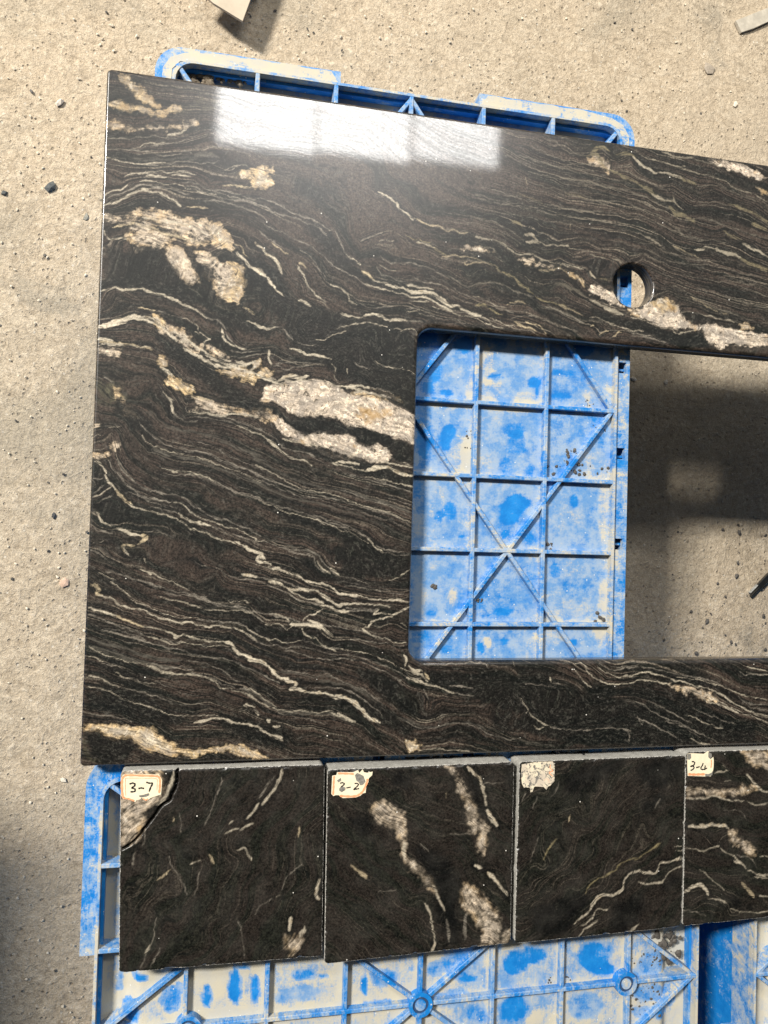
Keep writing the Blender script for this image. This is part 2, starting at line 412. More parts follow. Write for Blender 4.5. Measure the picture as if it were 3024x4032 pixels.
# ------------------------------------------------------------------ stone surfaces
SLAB = """Y 0 -962,3260 -880,3277 -776,3267 -687,3250 -606,3236 -542,3246 -479,3297 -398,3318 -397,3284 -477,3238 -557,3201 -638,3202 -734,3218 -878,3222 -961,3227
Y 0 -864,3503 -808,3486 -766,3425 -709,3408 -643,3350 -593,3315 -559,3277 -567,3255 -624,3276 -689,3292 -747,3335 -805,3402 -854,3445 -887,3491
O 0 -414,3315 -317,3355 -236,3402 -137,3408 -110,3351 -192,3322 -315,3296 -404,3248
W 0 -968,3108 -890,3128 -810,3097 -730,3091 -635,3130 -522,3133 -425,3160 -369,3202 -263,3217 -270,3182 -351,3149 -473,3115 -586,3103 -697,3079 -792,3045 -887,3052 -966,3058
w 22 -511,3058 -455,3083 -407,3098 -358,3118
g 8 -955,2967 -830,2989 -711,3014 -584,3044 -470,3047 -349,3072 -267,3096
w 8 -756,2927 -685,2958 -630,2982 -581,2980 -517,3006
g 7 -747,2916 -645,2951 -549,2981 -437,3021 -307,3052
g 8 -944,2885 -850,2898 -763,2918 -691,2910 -627,2911 -546,2900 -466,2915 -385,2939 -303,2954
w 10 -958,2825 -895,2820 -815,2814 -727,2804 -624,2826 -512,2841
G 25 -784,2839 -625,2852 -464,2881 -302,2911 -220,2939
G 51 -278,2940 -196,2951 -104,2937
g 8 -704,2807 -575,2816 -447,2849 -317,2875 -177,2884 -95,2912
w 12 -803,2693 -756,2725 -701,2732 -646,2751 -542,2769 -445,2781 -331,2792 -273,2786
w 22 -645,2730 -589,2733 -508,2735
w 15 -468,2753 -395,2766 -321,2763
w 15 -955,2528 -901,2568 -847,2591 -785,2624
w 13 -699,2669 -643,2684 -571,2680 -506,2672 -441,2684 -376,2679 -351,2657
w 18 -956,2461 -890,2473 -828,2514 -759,2564 -696,2601 -616,2607 -544,2603 -486,2576 -437,2552 -378,2521
g 12 -923,2511 -853,2553 -775,2588 -698,2639 -618,2645 -521,2636 -423,2631 -324,2609
w 14 -342,2649 -268,2650 -193,2633 -119,2634
g 12 -385,2712 -295,2706 -212,2682 -128,2658 -2,2639 125,2620 210,2604
g 10 -376,2671 -294,2677 -177,2635 -43,2608 83,2615 210,2595 331,2566
c 12 -338,2522 -239,2520 -165,2525
g 9 -208,2580 -100,2584 42,2567 170,2547 300,2475
g 12 -145,2665 -45,2677 56,2663 192,2628
w 7 -76,2837 -18,2862 32,2886
Y 0 50,2827 117,2871 200,2907 201,2881 135,2838 187,2801 254,2818 323,2818 340,2785 257,2731 189,2732 221,2779 136,2795 60,2803
c 14 -63,2718 37,2726 155,2732
W 0 -949,2382 -887,2381 -807,2365 -714,2435 -659,2467 -596,2474 -531,2465 -449,2449 -326,2429 -220,2433 -137,2425 -61,2399 -17,2336 -199,2316 -444,2289 -558,2335 -649,2392 -689,2396 -743,2339 -813,2323 -885,2331 -955,2332
K 0 -742,2322 -673,2398 -633,2402 -526,2338 -395,2294 -452,2288 -558,2326 -640,2376 -718,2308
K 0 -954,2298 -844,2303 -743,2339 -765,2286 -842,2245 -952,2233
W 0 -757,2304 -688,2371 -649,2388 -608,2371 -558,2318 -492,2284 -740,2256
W 0 -560,2356 -437,2319 -339,2288 -312,2239 -336,2211 -253,2195 -214,2233 -131,2242 -47,2217 20,2219 17,2292 -36,2364 -70,2412
Y 0 -112,2407 -62,2404 -9,2333 18,2267 20,2215 -39,2226 -90,2264 -133,2302 -176,2348 -194,2381
W 0 -787,2230 -725,2262 -662,2286 -582,2303 -502,2312 -444,2276 -468,2257 -419,2245 -450,2225 -498,2186 -545,2159 -625,2163 -689,2161 -738,2193
w 12 -950,2254 -913,2208 -857,2201 -779,2214
W 0 -506,2202 -417,2186 -351,2176 -316,2111 -289,2046 -246,1982 -220,1929 -283,1876 -325,1898 -368,1953 -419,2016 -454,2089
W 0 -261,2177 -204,2191 -128,2148 -43,2097 40,2105 108,2086 135,2037 129,1950 115,1880 75,1825 68,1790 -8,1795 -76,1836 -94,1894 -121,1943 -197,1987 -199,2055 -250,2110
Y 0 -2,2110 65,2108 125,2071 140,2003 131,1916 116,1846 84,1791 9,1797 -26,1832 4,1938 43,2019
K 0 -240,2051 -184,2082 -124,2020 -106,1979 -129,1942 -195,1945 -237,1966
c 15 31,2259 94,2245 113,2190 139,2167
w 24 54,2193 115,2139 167,2092 227,2064 303,2045
w 17 -956,1779 -882,1811 -843,1823 -804,1814 -725,1826 -646,1842 -597,1821 -532,1802 -468,1791
w 18 -637,1826 -564,1795 -484,1790 -402,1772 -352,1747 -295,1727 -237,1706 -186,1673 -144,1642
g 12 -203,1688 -127,1644 -69,1640 -18,1593 18,1528 53,1479
w 26 -34,1575 -19,1516 11,1480
w 15 -6,1483 45,1453 105,1432 156,1419
c 8 -672,1676 -608,1677 -536,1677
g 8 -528,1685 -430,1651 -349,1641
w 10 -340,1634 -274,1614 -224,1576 -210,1543
w 10 -239,1532 -181,1511 -122,1474
w 12 -114,1483 -162,1453 -177,1418
w 46 -957,1509 -903,1518 -833,1545 -756,1589 -693,1603 -622,1609
w 38 -622,1609 -573,1588 -525,1601 -500,1569
Y 0 -542,1633 -486,1621 -476,1571 -490,1519 -523,1542 -549,1582
W 0 -523,1525 -460,1564 -395,1561 -329,1541 -287,1494 -260,1445 -186,1426 -176,1376 -192,1358 -258,1386 -316,1407 -359,1463 -441,1498 -514,1509
w 34 -344,1506 -311,1492 -326,1449 -284,1435
W 0 -145,1429 -78,1409 -19,1388 24,1348 -18,1341 -92,1348 -135,1387
w 19 -69,1384 -18,1341 50,1316
w 17 83,1323 151,1315 226,1321 276,1342
w 21 268,1333 227,1287 203,1250
Y 0 -64,1248 44,1247 152,1281 211,1260 247,1202 249,1150 181,1163 62,1197 -22,1217
Y 0 254,1237 278,1282 329,1277 331,1208 281,1204
w 33 -958,1418 -907,1418 -852,1410
w 23 -952,1377 -882,1379 -820,1388 -765,1388
w 10 -733,1387 -677,1383 -614,1384 -566,1383
W 0 -951,1348 -866,1355 -772,1363 -778,1329 -824,1284 -903,1303 -950,1307
Y 0 -515,1324 -475,1327 -441,1279 -432,1238 -464,1227 -505,1266
w 34 -488,1225 -422,1188 -397,1165
Y 0 -444,1111 -413,1155 -364,1150 -298,1113 -248,1099 -226,1050 -254,1040 -320,1061 -378,1090
O 0 -935,1110 -856,1091 -777,1063 -750,982 -804,946 -936,937
Y 0 -823,1052 -784,1054 -766,981 -812,961
g 13 -943,1118 -888,1113 -832,1076
w 12 -466,1051 -424,1003 -390,973
c 19 -246,1032 -172,1011 -89,1000
c 9 136,1761 179,1739 222,1709
w 12 156,1660 216,1630 268,1600 318,1596
g 7 38,1410 148,1401 274,1415
g 7 49,1359 149,1367 275,1389
w 29 195,2286 255,2258 308,2202 369,2165 405,2116 424,2049
c 10 330,2309 391,2272 462,2218
w 35 202,2074 253,2058 305,2028
w 26 314,2020 350,1972 377,1931
w 14 377,1922 412,1899 447,1877
g 9 242,2395 295,2340 365,2304 452,2261
g 10 404,2413 536,2340 659,2301 749,2240 839,2169 929,2134 1002,2097 1074,2060 1129,2029 1211,2019
g 9 556,2272 644,2220 699,2164 735,2115 799,2050
w 14 542,2144 587,2091 615,2033 652,1975 698,1917 760,1879 787,1864
c 11 621,2121 594,2153 559,2158
w 11 827,2009 898,1981 962,1951 981,1891 1045,1861
g 7 1053,1880 1126,1860 1216,1854 1352,1871
w 17 560,1861 604,1839 666,1822
g 9 821,2478 867,2412 905,2336 943,2269
w 14 943,2264 1007,2227 1061,2196
c 23 1085,2159 1136,2110 1191,2080
w 23 1173,2078 1255,2068 1347,2050 1439,2032 1532,2014 1679,2019
w 14 1102,2044 1166,2024 1257,2015 1348,1996 1440,1983 1533,1973 1681,1973
g 9 697,2481 743,2433 779,2420
g 11 1230,2299 1277,2259 1359,2240 1460,2251 1543,2255 1618,2231 1674,2218
w 9 1223,2217 1297,2180 1370,2174
g 11 1197,2197 1235,2138 1308,2118 1437,2086 1586,2064 1678,2059
g 7 1064,2398 1153,2452 1252,2481
w 9 1218,2396 1263,2419 1345,2428
y 7 1426,2482 1537,2454 1667,2440
y 9 1538,2431 1613,2425 1668,2418
w 12 904,1786 967,1765 1039,1754 1101,1768
w 23 1101,1768 1173,1788 1245,1781 1300,1768 1382,1766 1474,1760
g 11 1475,1756 1539,1766 1603,1772
w 7 891,1657 979,1678 1067,1708 1148,1719 1229,1708 1311,1706
w 9 1366,1688 1449,1695 1532,1698 1570,1647
w 21 216,1639 268,1605 328,1601 387,1623
g 12 387,1623 456,1616 491,1576 527,1535
w 7 701,1540 788,1556 857,1597 954,1632
g 7 563,1512 650,1492 772,1498
w 26 513,1455 582,1443 644,1422 704,1427 793,1407
w 11 793,1407 846,1385
w 21 346,1425 353,1365 363,1314
g 10 363,1314 431,1310 466,1287 569,1312 673,1328
g 8 397,1325 525,1352 654,1353 777,1353
w 12 847,1359 884,1317 868,1263 914,1205
w 9 981,1333 991,1272
g 7 1041,1386 1096,1351 1160,1329
w 7 1211,1404 1276,1373 1458,1368 1552,1321
Y 0 226,1329 277,1342 286,1317 253,1280 228,1278
Y 0 271,1247 330,1277 381,1263 374,1228 315,1207 264,1212
w 31 418,1197 477,1227 537,1240 606,1227 658,1244
B 0 301,1119 385,1168 487,1167 590,1200 711,1217 799,1206 853,1166 951,1137 1014,1115 1103,1121 1238,1103 1375,1086 287,1016 320,1069
w 19 977,1165 1056,1188 1173,1187
Y 0 1013,1132 1102,1156 1191,1171 1237,1147 1328,1144 1410,1123 1439,1094 1284,1097 1148,1124 1032,1116
g 9 1182,1188 1281,1177 1373,1147
Y 0 -442,1128 -336,1102 -270,1090 -229,1067 -236,1033 -285,1046 -351,1076 -441,1103
O 0 -963,1076 -853,1075 -774,1055 -708,960 -697,878 -742,825 -792,888 -848,935 -930,1045
Y 0 -821,1052 -782,1055 -772,997 -803,979
W 0 -771,964 -731,950 -706,919 -664,846 -639,823 -679,821 -712,852 -750,833 -752,891
g 13 -464,1051 -438,1011 -404,955 -385,897 -344,857 -302,822
w 18 -447,1027 -413,988 -395,930 -377,881
g 7 -302,818 -196,826
g 8 -283,971 -289,920 -280,887
W 0 -243,1015 -169,1012 -87,1000 -20,987 39,957 166,931 300,930 301,896 166,905 41,898 -83,903 -182,905 -256,901 -216,941 -167,953 -218,983
w 17 -247,897 -141,895 0,887 125,903 301,888
g 8 -270,845 -205,857 -139,853 -40,842 43,834 127,817
w 15 119,817 187,787 256,756 306,755
g 8 -132,887 1,870 127,843 220,806 305,776
G 25 -626,890 -553,862 -487,815 -405,770 -324,749 -242,741 -118,718 -10,690 91,645 193,607 312,562
g 7 -614,775 -564,719 -498,673 -433,634 -351,613 -237,602 -114,583 -30,554 54,524 181,470 316,425
w 7 -611,700 -561,644 -496,614 -415,585 -317,565 -194,546 -70,509 56,473 182,427 318,365
G 22 -528,596 -430,559 -316,540 -193,520 -69,484 57,439 183,402 319,348
g 7 -199,672 -91,644 10,598 137,536 264,491 315,468
g 7 -302,591 -171,589 -30,537 97,492 198,462 316,442
w 12 -450,449 -369,432 -272,420 -182,411 -107,393 -49,366
g 7 -441,408 -311,397 -189,394 -81,365 19,318 146,272 239,242 323,211
g 8 -65,374 19,335 103,296 238,259 323,228
W 0 -967,762 -920,769 -920,749 -958,738
w 11 -959,656 -925,682 -913,683
w 8 -857,736 -771,761
w 8 -956,566 -913,564 -875,586
W 0 -852,620 -790,628 -762,609 -773,583 -812,573 -835,572
W 0 -958,533 -896,528 -834,555 -840,506 -887,495 -949,500
w 18 -948,476 -909,461 -876,422 -860,389
w 21 -875,381 -842,324 -801,289 -784,253
c 20 -793,269 -752,221 -703,182 -670,150
w 13 -946,201 -893,232 -840,275 -809,293
g 10 -947,230 -902,273 -884,298
g 8 -951,340 -889,351
g 8 -944,140 -883,183 -799,219
g 12 -840,489 -814,424 -757,361 -692,306 -627,251 -546,221 -466,199 -385,185
g 15 -793,491 -751,427 -686,364 -597,302 -500,264 -403,251
g 10 -766,394 -708,314 -643,258 -578,219 -466,199 -328,179 -262,148 -203,99 -153,67
w 13 -687,157 -622,127 -542,104 -462,91 -381,77 -324,62 -274,21 -216,-19 -150,-34
g 8 -543,138 -463,128 -382,110 -325,103
w 17 -317,104 -259,64 -201,32 -135,22 -53,20
w 7 -369,186 -303,171 -254,139 -195,91 -145,59 -54,45 46,14 155,-16 240,-56 334,-105
g 12 -395,243 -306,230 -239,190 -156,134 -56,87 53,57 154,18 247,-14 332,-62
g 8 -706,248 -626,234 -513,180 -416,159 -335,137
w 15 -150,-34 -100,-45 -33,-81 50,-104 142,-118 227,-159 337,-199
g 8 -53,11 31,-20 115,-60 199,-83 335,-131
w 21 -942,95 -910,76 -885,27 -853,-5
w 8 -853,-5 -806,-20
w 20 -766,-27 -711,-50 -655,-73 -591,-79
c 30 -599,-80 -551,-86 -574,-120 -612,-146
c 15 -636,-155 -691,-152 -722,-173 -705,-214
g 8 -545,-45 -457,-51 -384,-74
g 10 -937,-32 -866,-62 -795,-85
g 8 -941,-146 -879,-136 -825,-127
G 21 -925,-170 -861,-201 -797,-249
B 0 319,1104 419,1154 573,1199 834,1218 888,1186 978,1131 1067,1128 1175,1126 1284,1098 1375,1077 1468,1038 1561,990 1573,740 1503,763 1421,776 1292,822 1183,843 1111,857 986,858 950,900 843,929 720,930 634,916 538,928 476,985 389,1022 337,1053
Y 0 1155,1169 1237,1166 1355,1147 1429,1125 1453,1073 1394,1078 1284,1089 1211,1119 1157,1129
w 18 1040,1144 1102,1157 1165,1152
W 0 239,944 289,964 358,951 384,910 445,888 454,862 394,867 344,847 292,887 241,893
B 0 402,885 453,892 515,831 586,792 656,761 759,793 865,790 988,788 1060,765 1079,722 1161,700 1250,723 1323,691 1370,640 1363,577 1282,565 1192,552 1119,583 995,577 871,589 765,627 658,683 570,730 501,752 448,784 430,826
K 0 513,892 599,905 756,915 887,905 986,867 1111,848 1201,835 1293,805 1402,775 1504,745 1570,686 1573,569 1481,583 1390,579 1379,640 1323,700 1250,723 1160,709 1079,731 1051,783 988,805 847,806 724,791 630,768 568,808
w 12 1463,582 1519,558 1574,552
w 35 1175,507 1256,528 1337,532 1410,508 1484,485 1576,480
w 12 881,554 970,532 1086,511 1176,498
w 26 907,564 995,560 1102,556
w 14 245,756 313,742 357,702
w 26 357,702 418,662 479,622 541,582 593,562
w 16 593,567 662,553 715,529
g 8 244,798 321,777 399,721 486,665 573,635 660,631 748,600
g 8 695,615 784,559 891,511 998,464 1124,443 1304,406 1488,360 1562,328
w 7 1150,453 1258,440 1395,410 1486,405 1570,382
w 12 1468,409 1523,393 1570,377
G 19 252,559 355,504 459,457 598,403 703,372 861,335 994,323 1128,293 1309,247 1493,192 1567,167
w 7 254,508 382,453 512,390 644,327 792,306 933,286 1041,246 1176,198 1357,160 1569,78
g 8 256,439 385,385 540,340 688,302 863,266 1041,228 1176,181 1312,159 1449,110 1570,52
g 7 257,405 429,335 602,273 776,254 953,208 1132,153 1268,122 1405,82 1571,16
G 19 258,371 387,316 534,253 690,233 821,212 955,164 1088,142 1224,85 1361,36 1499,-22 1573,-37
g 6 994,332 1129,276 1264,245 1401,197 1568,132
g 6 1213,447 1350,399 1488,360 1567,328
g 6 1354,275 1491,254 1565,230
g 8 262,247 365,212 485,174 606,144 729,113 817,72 923,50 1030,27
w 7 297,219 477,156 607,118 747,88 853,48 1013,0 1111,-32 1193,-92
g 8 746,122 869,83 1002,52 1101,11 1174,-39 1229,-82
w 14 1192,-48 1229,-82 1266,-125 1321,-159
g 7 1321,-159 1412,-174 1577,-189
g 6 1275,-107 1366,-149 1503,-155
G 15 271,-30 374,-78 494,-101 599,-150 720,-181 808,-214
g 7 273,-90 401,-120 530,-160 660,-191 757,-232
w 12 276,-183 336,-199 363,-240
w 8 -900,-366 -861,-374 -829,-406 -773,-438
w 7 -804,-446 -740,-478 -684,-518 -650,-567
w 7 -642,-584 -578,-608 -514,-624 -473,-648 -425,-656 -376,-689 -287,-713 -190,-704
g 8 -141,-717 -100,-721 -50,-737 57,-741 140,-745 216,-770 268,-820 318,-846
c 20 -911,-480 -880,-496 -894,-529 -855,-545
c 18 -951,-457 -896,-472 -872,-496
w 15 -886,-541 -807,-561 -751,-601 -687,-633 -616,-649 -553,-649
w 13 -553,-649 -488,-690 -423,-714 -350,-734 -277,-755 -229,-738 -180,-746 -123,-767 -16,-775 100,-783 184,-795 235,-837 320,-888
w 15 -948,-644 -897,-655 -842,-675 -787,-691 -748,-699
c 16 -755,-699 -684,-723 -612,-764 -548,-780
w 7 -548,-780 -452,-797 -388,-813
w 13 -388,-813 -339,-838 -306,-863 -273,-863 -242,-846 -184,-863 -102,-879 -12,-892 54,-896
w 25 54,-896 113,-917 147,-955 190,-998 258,-1019 325,-1058
g 7 -942,-692 -864,-716 -745,-773 -626,-814 -546,-846
w 7 -514,-859 -417,-879 -344,-921 -264,-913 -174,-913 -60,-930 47,-926 105,-939
g 7 -418,-863 -336,-904 -256,-900
g 7 -931,-765 -822,-798 -720,-814 -625,-846 -513,-879
G 28 -943,-871 -857,-903 -739,-936 -620,-978 -508,-1011 -380,-1036 -251,-1046
g 8 -251,-1046 -153,-1050 -55,-1072 20,-1106 79,-1148 139,-1191 197,-1208
G 32 -941,-936 -839,-960 -737,-993 -634,-1027 -522,-1060 -410,-1086 -297,-1095
w 8 -940,-944 -870,-977 -775,-1010 -681,-1035 -569,-1068 -457,-1102 -360,-1136 -247,-1153
w 13 -506,-1077 -377,-1119 -255,-1145 -150,-1163 -68,-1180 7,-1215 66,-1257 150,-1283 251,-1310 335,-1362
g 10 -475,-1061 -378,-1094 -265,-1095 -151,-1125
g 8 -175,-1146 -68,-1172 15,-1198 91,-1241 199,-1267 333,-1303
w 10 -938,-1017 -883,-1029 -813,-1050
g 6 -874,-1058 -773,-1075 -678,-1104
w 8 -732,-1140 -676,-1165 -629,-1174
g 6 -629,-1174 -533,-1208 -453,-1225
w 7 -517,-1208 -469,-1225 -437,-1234
g 6 -453,-1209 -332,-1252 -242,-1294 -103,-1321
w 10 -940,-1154 -870,-1167 -799,-1201 -752,-1217 -689,-1239
g 7 -689,-1239 -570,-1281 -466,-1307 -385,-1333 -288,-1376 -166,-1387 -44,-1389
w 8 -945,-1243 -859,-1253 -766,-1278 -686,-1320 -606,-1354 -526,-1388 -430,-1415 -350,-1441 -268,-1468 -155,-1474 -41,-1472 41,-1483
g 6 -922,-1438 -837,-1456 -719,-1474 -601,-1510
w 12 -137,-1524 -56,-1522 -7,-1502 83,-1509 167,-1536
w 20 -596,-340 -531,-360 -507,-384
w 8 -531,-360 -467,-392 -402,-407 -337,-431 -271,-472 -213,-496
w 8 -453,-540 -380,-564 -299,-580 -209,-609
w 8 -201,-609 -209,-621 -152,-629 -111,-629
w 8 -111,-641 -28,-645 54,-657 137,-652 229,-660 280,-676
g 8 -212,-529 -130,-553 -72,-561 -22,-594 37,-619 136,-618 228,-626
w 8 93,-568 110,-585 193,-575 252,-592
w 12 194,-355 253,-371 303,-387
g 7 -188,-278 -97,-310 2,-333 86,-374 221,-406 304,-421
g 8 -953,-188 -881,-235 -802,-291 -762,-314
w 18 -712,-182 -687,-214 -663,-230
w 13 -567,-261 -542,-285
w 17 195,-143 246,-167 297,-192
w 10 245,-1403 288,-1412 321,-1421
w 19 196,-151 264,-184 324,-204 358,-229
w 20 358,-233 308,-234 317,-268 368,-267 402,-275 403,-300
w 20 386,-301 472,-320 541,-349 610,-365 671,-390
w 19 671,-394 750,-419 837,-431 890,-447 944,-481 998,-515 1069,-523 1149,-522
w 14 1149,-522 1176,-544 1248,-548 1338,-555 1446,-554 1501,-571 1570,-566
w 31 203,-364 262,-375 313,-387
g 10 313,-387 414,-394 526,-409 604,-443 682,-476
w 29 407,-411 475,-427 544,-461
w 31 544,-461 614,-477 682,-476 726,-501
w 14 708,-476 787,-500 840,-526 894,-560 956,-585 1036,-593 1142,-592 1249,-600 1339,-604 1421,-607
w 22 805,-518 859,-560 912,-577 983,-602 1071,-597
g 10 204,-406 305,-417 399,-445 503,-491 572,-520 633,-554 720,-579 825,-604
w 22 825,-599 896,-621 967,-646 1055,-654
w 17 562,-477 632,-520 685,-545 754,-561 842,-586
g 12 1055,-654 1162,-653 1251,-644 1304,-635
g 8 1028,-628 1125,-636 1250,-635 1295,-626
w 12 1260,-653 1304,-644 1260,-670 1341,-674 1414,-678
w 18 1423,-678 1468,-660 1522,-633 1566,-606
w 14 1414,-696 1343,-714 1254,-740 1219,-775 1166,-789
w 14 1166,-793 1211,-819 1275,-854 1365,-872
w 9 1366,-880 1438,-898 1557,-911
w 10 843,-630 809,-656 750,-682 698,-708 690,-725
w 26 589,-769 657,-760 726,-768 796,-777 840,-802
w 21 725,-725 795,-751 848,-785 885,-828 929,-854
w 15 675,-794 694,-837 747,-871 799,-871
w 14 799,-871 844,-915 906,-949 968,-975
g 7 213,-651 263,-668 323,-710 367,-748
w 7 384,-769 452,-756 503,-765 555,-803 606,-786
w 7 424,-680 501,-696 553,-726 579,-752
w 8 216,-770 268,-812 328,-846 388,-871 473,-888 525,-905 593,-910 687,-897
g 8 687,-901 774,-914 871,-941 994,-950
w 8 994,-950 1065,-971 1171,-981 1261,-1003 1334,-1038 1407,-1065 1462,-1100
g 8 218,-821 287,-880 372,-910 474,-931 560,-948 663,-940 767,-949 872,-984 995,-1002 1111,-1019 1227,-1046 1336,-1091 1445,-1135 1519,-1163
g 7 1519,-1171 1593,-1199 1684,-1208
w 26 1532,-1004 1552,-1048 1544,-1092
w 21 1571,-1093 1609,-1128 1682,-1146
w 8 1499,-1110 1591,-1146 1666,-1182
w 12 1488,-739 1535,-766 1544,-792
w 37 225,-1015 292,-1041 352,-1058 403,-1084 429,-1109
w 37 429,-1109 473,-1152 517,-1187 594,-1205 637,-1222
w 34 637,-1222 639,-1256 605,-1273 674,-1291 743,-1305
w 29 743,-1305 830,-1311 882,-1311
w 34 882,-1316 971,-1339 1050,-1357 1113,-1384 1176,-1437 1222,-1482 1277,-1526 1341,-1563
G 17 515,-1136 652,-1154 757,-1181 878,-1182 957,-1183
g 7 515,-1119 635,-1141 773,-1159 895,-1165 966,-1192 1055,-1236 1181,-1281 1272,-1343 1363,-1415
G 21 827,-1216 967,-1235 1091,-1262 1199,-1316 1291,-1387 1410,-1468 1548,-1541 1640,-1578
g 7 759,-1258 881,-1268 1004,-1279 1093,-1306 1183,-1359 1274,-1431 1366,-1511
K 0 1087,-1106 1220,-1125 1356,-1152 1484,-1224 1513,-1286 1598,-1366 1673,-1438 1676,-1526 1547,-1497 1408,-1398 1316,-1327 1224,-1238 1133,-1167
K 0 479,-1084 582,-1094 737,-1121 912,-1131 1052,-1141 1036,-1184 912,-1157 738,-1138 566,-1128
K 0 503,-1280 606,-1299 710,-1334 831,-1354 745,-1361 624,-1342 521,-1323
G 25 234,-1285 318,-1311 404,-1363 465,-1415
w 8 234,-1302 311,-1353 388,-1389 448,-1423
w 8 233,-1268 318,-1294 404,-1355 499,-1416
w 10 465,-1424 559,-1451 679,-1454 800,-1465 922,-1467 1011,-1503
G 25 508,-1450 645,-1470 783,-1473 905,-1475 1011,-1512 1136,-1549
w 21 984,-1477 1064,-1513 1144,-1550
w 12 246,-1403 288,-1412
w 12 314,-1438 357,-1472
w 17 417,-1508 452,-1534
g 7 492,-1467 621,-1495 750,-1515 890,-1560
K 0 758,-129 847,-179 972,-255 992,-333 1064,-366 1225,-381 1569,-376 1564,-198 1326,-168 1235,-117
g 9 508,-135 578,-159 672,-157 778,-198 832,-257 886,-317 940,-368
w 12 788,-250 815,-292 887,-352
w 19 886,-308 940,-342 985,-376
g 10 517,-144 587,-185 673,-192 752,-216 780,-284 852,-344
g 8 940,-368 1064,-384 1154,-417 1227,-443
g 7 977,-403 1110,-435 1227,-460 1335,-467 1553,-473
g 6 1014,-454 1138,-461 1245,-469 1427,-502 1564,-527
w 6 1387,-396 1477,-351 1558,-305
K 0 648,-209 709,-225 745,-268 739,-337 676,-286
g 6 1080,-880 1169,-889 1303,-907 1531,-942
Y 0 -948,-1525 -856,-1523 -741,-1535 -633,-1552 -525,-1545 -452,-1561 -405,-1618 -340,-1658 -265,-1707 -208,-1737 -116,-1740 -23,-1733 89,-1708 202,-1711 279,-1732 347,-1773 445,-1815 378,-1832 282,-1819 204,-1768 147,-1748 34,-1763 -59,-1775 -151,-1791 -225,-1774 -336,-1766 -428,-1735 -510,-1718 -575,-1670 -603,-1641 -719,-1633 -809,-1607 -872,-1578 -947,-1567
K 0 -951,-1576 -872,-1578 -791,-1617 -701,-1638 -593,-1650 -556,-1689 -589,-1762 -623,-1817 -801,-1820 -892,-1753 -930,-1660
O 0 -949,-1622 -913,-1660 -883,-1762 -819,-1811 -924,-1816 -949,-1733
w 17 -118,-1526 -31,-1509 44,-1501 120,-1517 197,-1538 292,-1555 370,-1586 448,-1631 546,-1692
K 0 -919,-1263 -775,-1311 -729,-1368 -682,-1443 -743,-1461 -930,-1420 -943,-1309
w 23 249,-1405 297,-1415
w 17 327,-1445 361,-1470
w 25 421,-1514 450,-1530
w 27 475,-1559 534,-1580
w 19 448,-1631 507,-1652 546,-1672
w 16 1196,2825 1251,2796 1316,2772 1353,2749
w 23 1354,2745 1383,2698 1439,2664 1505,2626
g 12 269,2603 313,2564 409,2540 530,2519 618,2494 707,2460 778,2433
g 12 183,2644 285,2648 389,2617 485,2567 617,2538 723,2497 813,2454
g 9 187,2506 274,2446 405,2400
Y 0 175,2887 242,2913 328,2907 338,2873 261,2863 322,2827 332,2785 231,2729 180,2731
K 0 601,2501 706,2478 813,2445 904,2358 978,2278 801,2259 711,2337 620,2424
g 9 821,2473 867,2407 933,2290
K 0 493,2866 590,2843 713,2815 785,2770 746,2624 665,2685 575,2745 504,2806
d 6 685,3148 827,3140 952,3130 1089,3077 1209,3002 1340,2910
d 5 168,3078 340,3075 469,3083 652,3073 775,3107 909,3089 1045,3035
d 5 274,2996 428,2999 603,2978 781,2921
d 5 1485,2992 1542,2945 1570,2930
w 22 1441,2657 1478,2643 1516,2630
c 11 1534,2627 1609,2599 1675,2598 1722,2594 1789,2565 1855,2572 1931,2553 1988,2568
w 18 2056,2539 2123,2528 2201,2527 2279,2508 2348,2478 2408,2438 2447,2419
w 17 2447,2423 2526,2436 2605,2430 2675,2400 2766,2391 2846,2380
w 15 2846,2389 2947,2376 3059,2364
K 0 1535,2591 1675,2579 1817,2559 2007,2552 2105,2507 2221,2502 2299,2464 2378,2425 2419,2383 2450,2330 2400,2344 2301,2408 2202,2462 2047,2501 1894,2503 1761,2534 1629,2556
W 0 1915,2432 1991,2458 2086,2469 2144,2456 2223,2428 2145,2419 2049,2418 1954,2418
g 11 2086,2469 2183,2460 2252,2421
w 13 1530,2436 1614,2427 1690,2399
y 24 1662,2405 1728,2384 1785,2354
g 7 1586,2442 1689,2426 1802,2411 1916,2423
g 8 1916,2395 2050,2400 2165,2403 2234,2382 2302,2352
c 11 1767,2334 1879,2364 1975,2355 2090,2340 2167,2320
c 13 1967,2281 2052,2308 2148,2327 2265,2302
c 9 1961,2317 1977,2273
y 18 2246,2291 2324,2252 2404,2214 2503,2149 2583,2110
W 0 2448,2386 2556,2397 2636,2368 2746,2360 2827,2359 2777,2335 2637,2340 2518,2342
Y 0 2878,2326 2959,2325 3061,2269 3062,2212 3001,2253 2919,2283
c 15 2638,2321 2728,2311 2817,2339 2878,2326
w 32 2501,2607 2571,2605 2621,2564
w 24 2513,2552 2582,2550 2651,2557
w 13 2642,2556 2712,2536 2792,2544 2883,2545 2954,2528
y 20 2361,2713 2440,2703 2480,2679
w 9 2954,2533 3055,2525
g 11 1453,2256 1526,2254 1620,2228 1733,2203 1857,2160 1962,2115 2020,2093
w 18 1458,2067 1514,2063 1597,2058 1690,2057
w 40 1459,2022 1534,2011 1626,2020 1701,2013 1768,1978 1806,1936 1854,1922
w 27 1835,1930 1910,1927 1968,1896 2036,1875 2122,1873
w 16 1461,1977 1535,1970 1627,1974 1703,1954 1779,1906 1864,1887
g 8 1864,1887 1988,1870 2084,1860 2181,1832
w 6 1462,1932 1573,1942 1675,1942
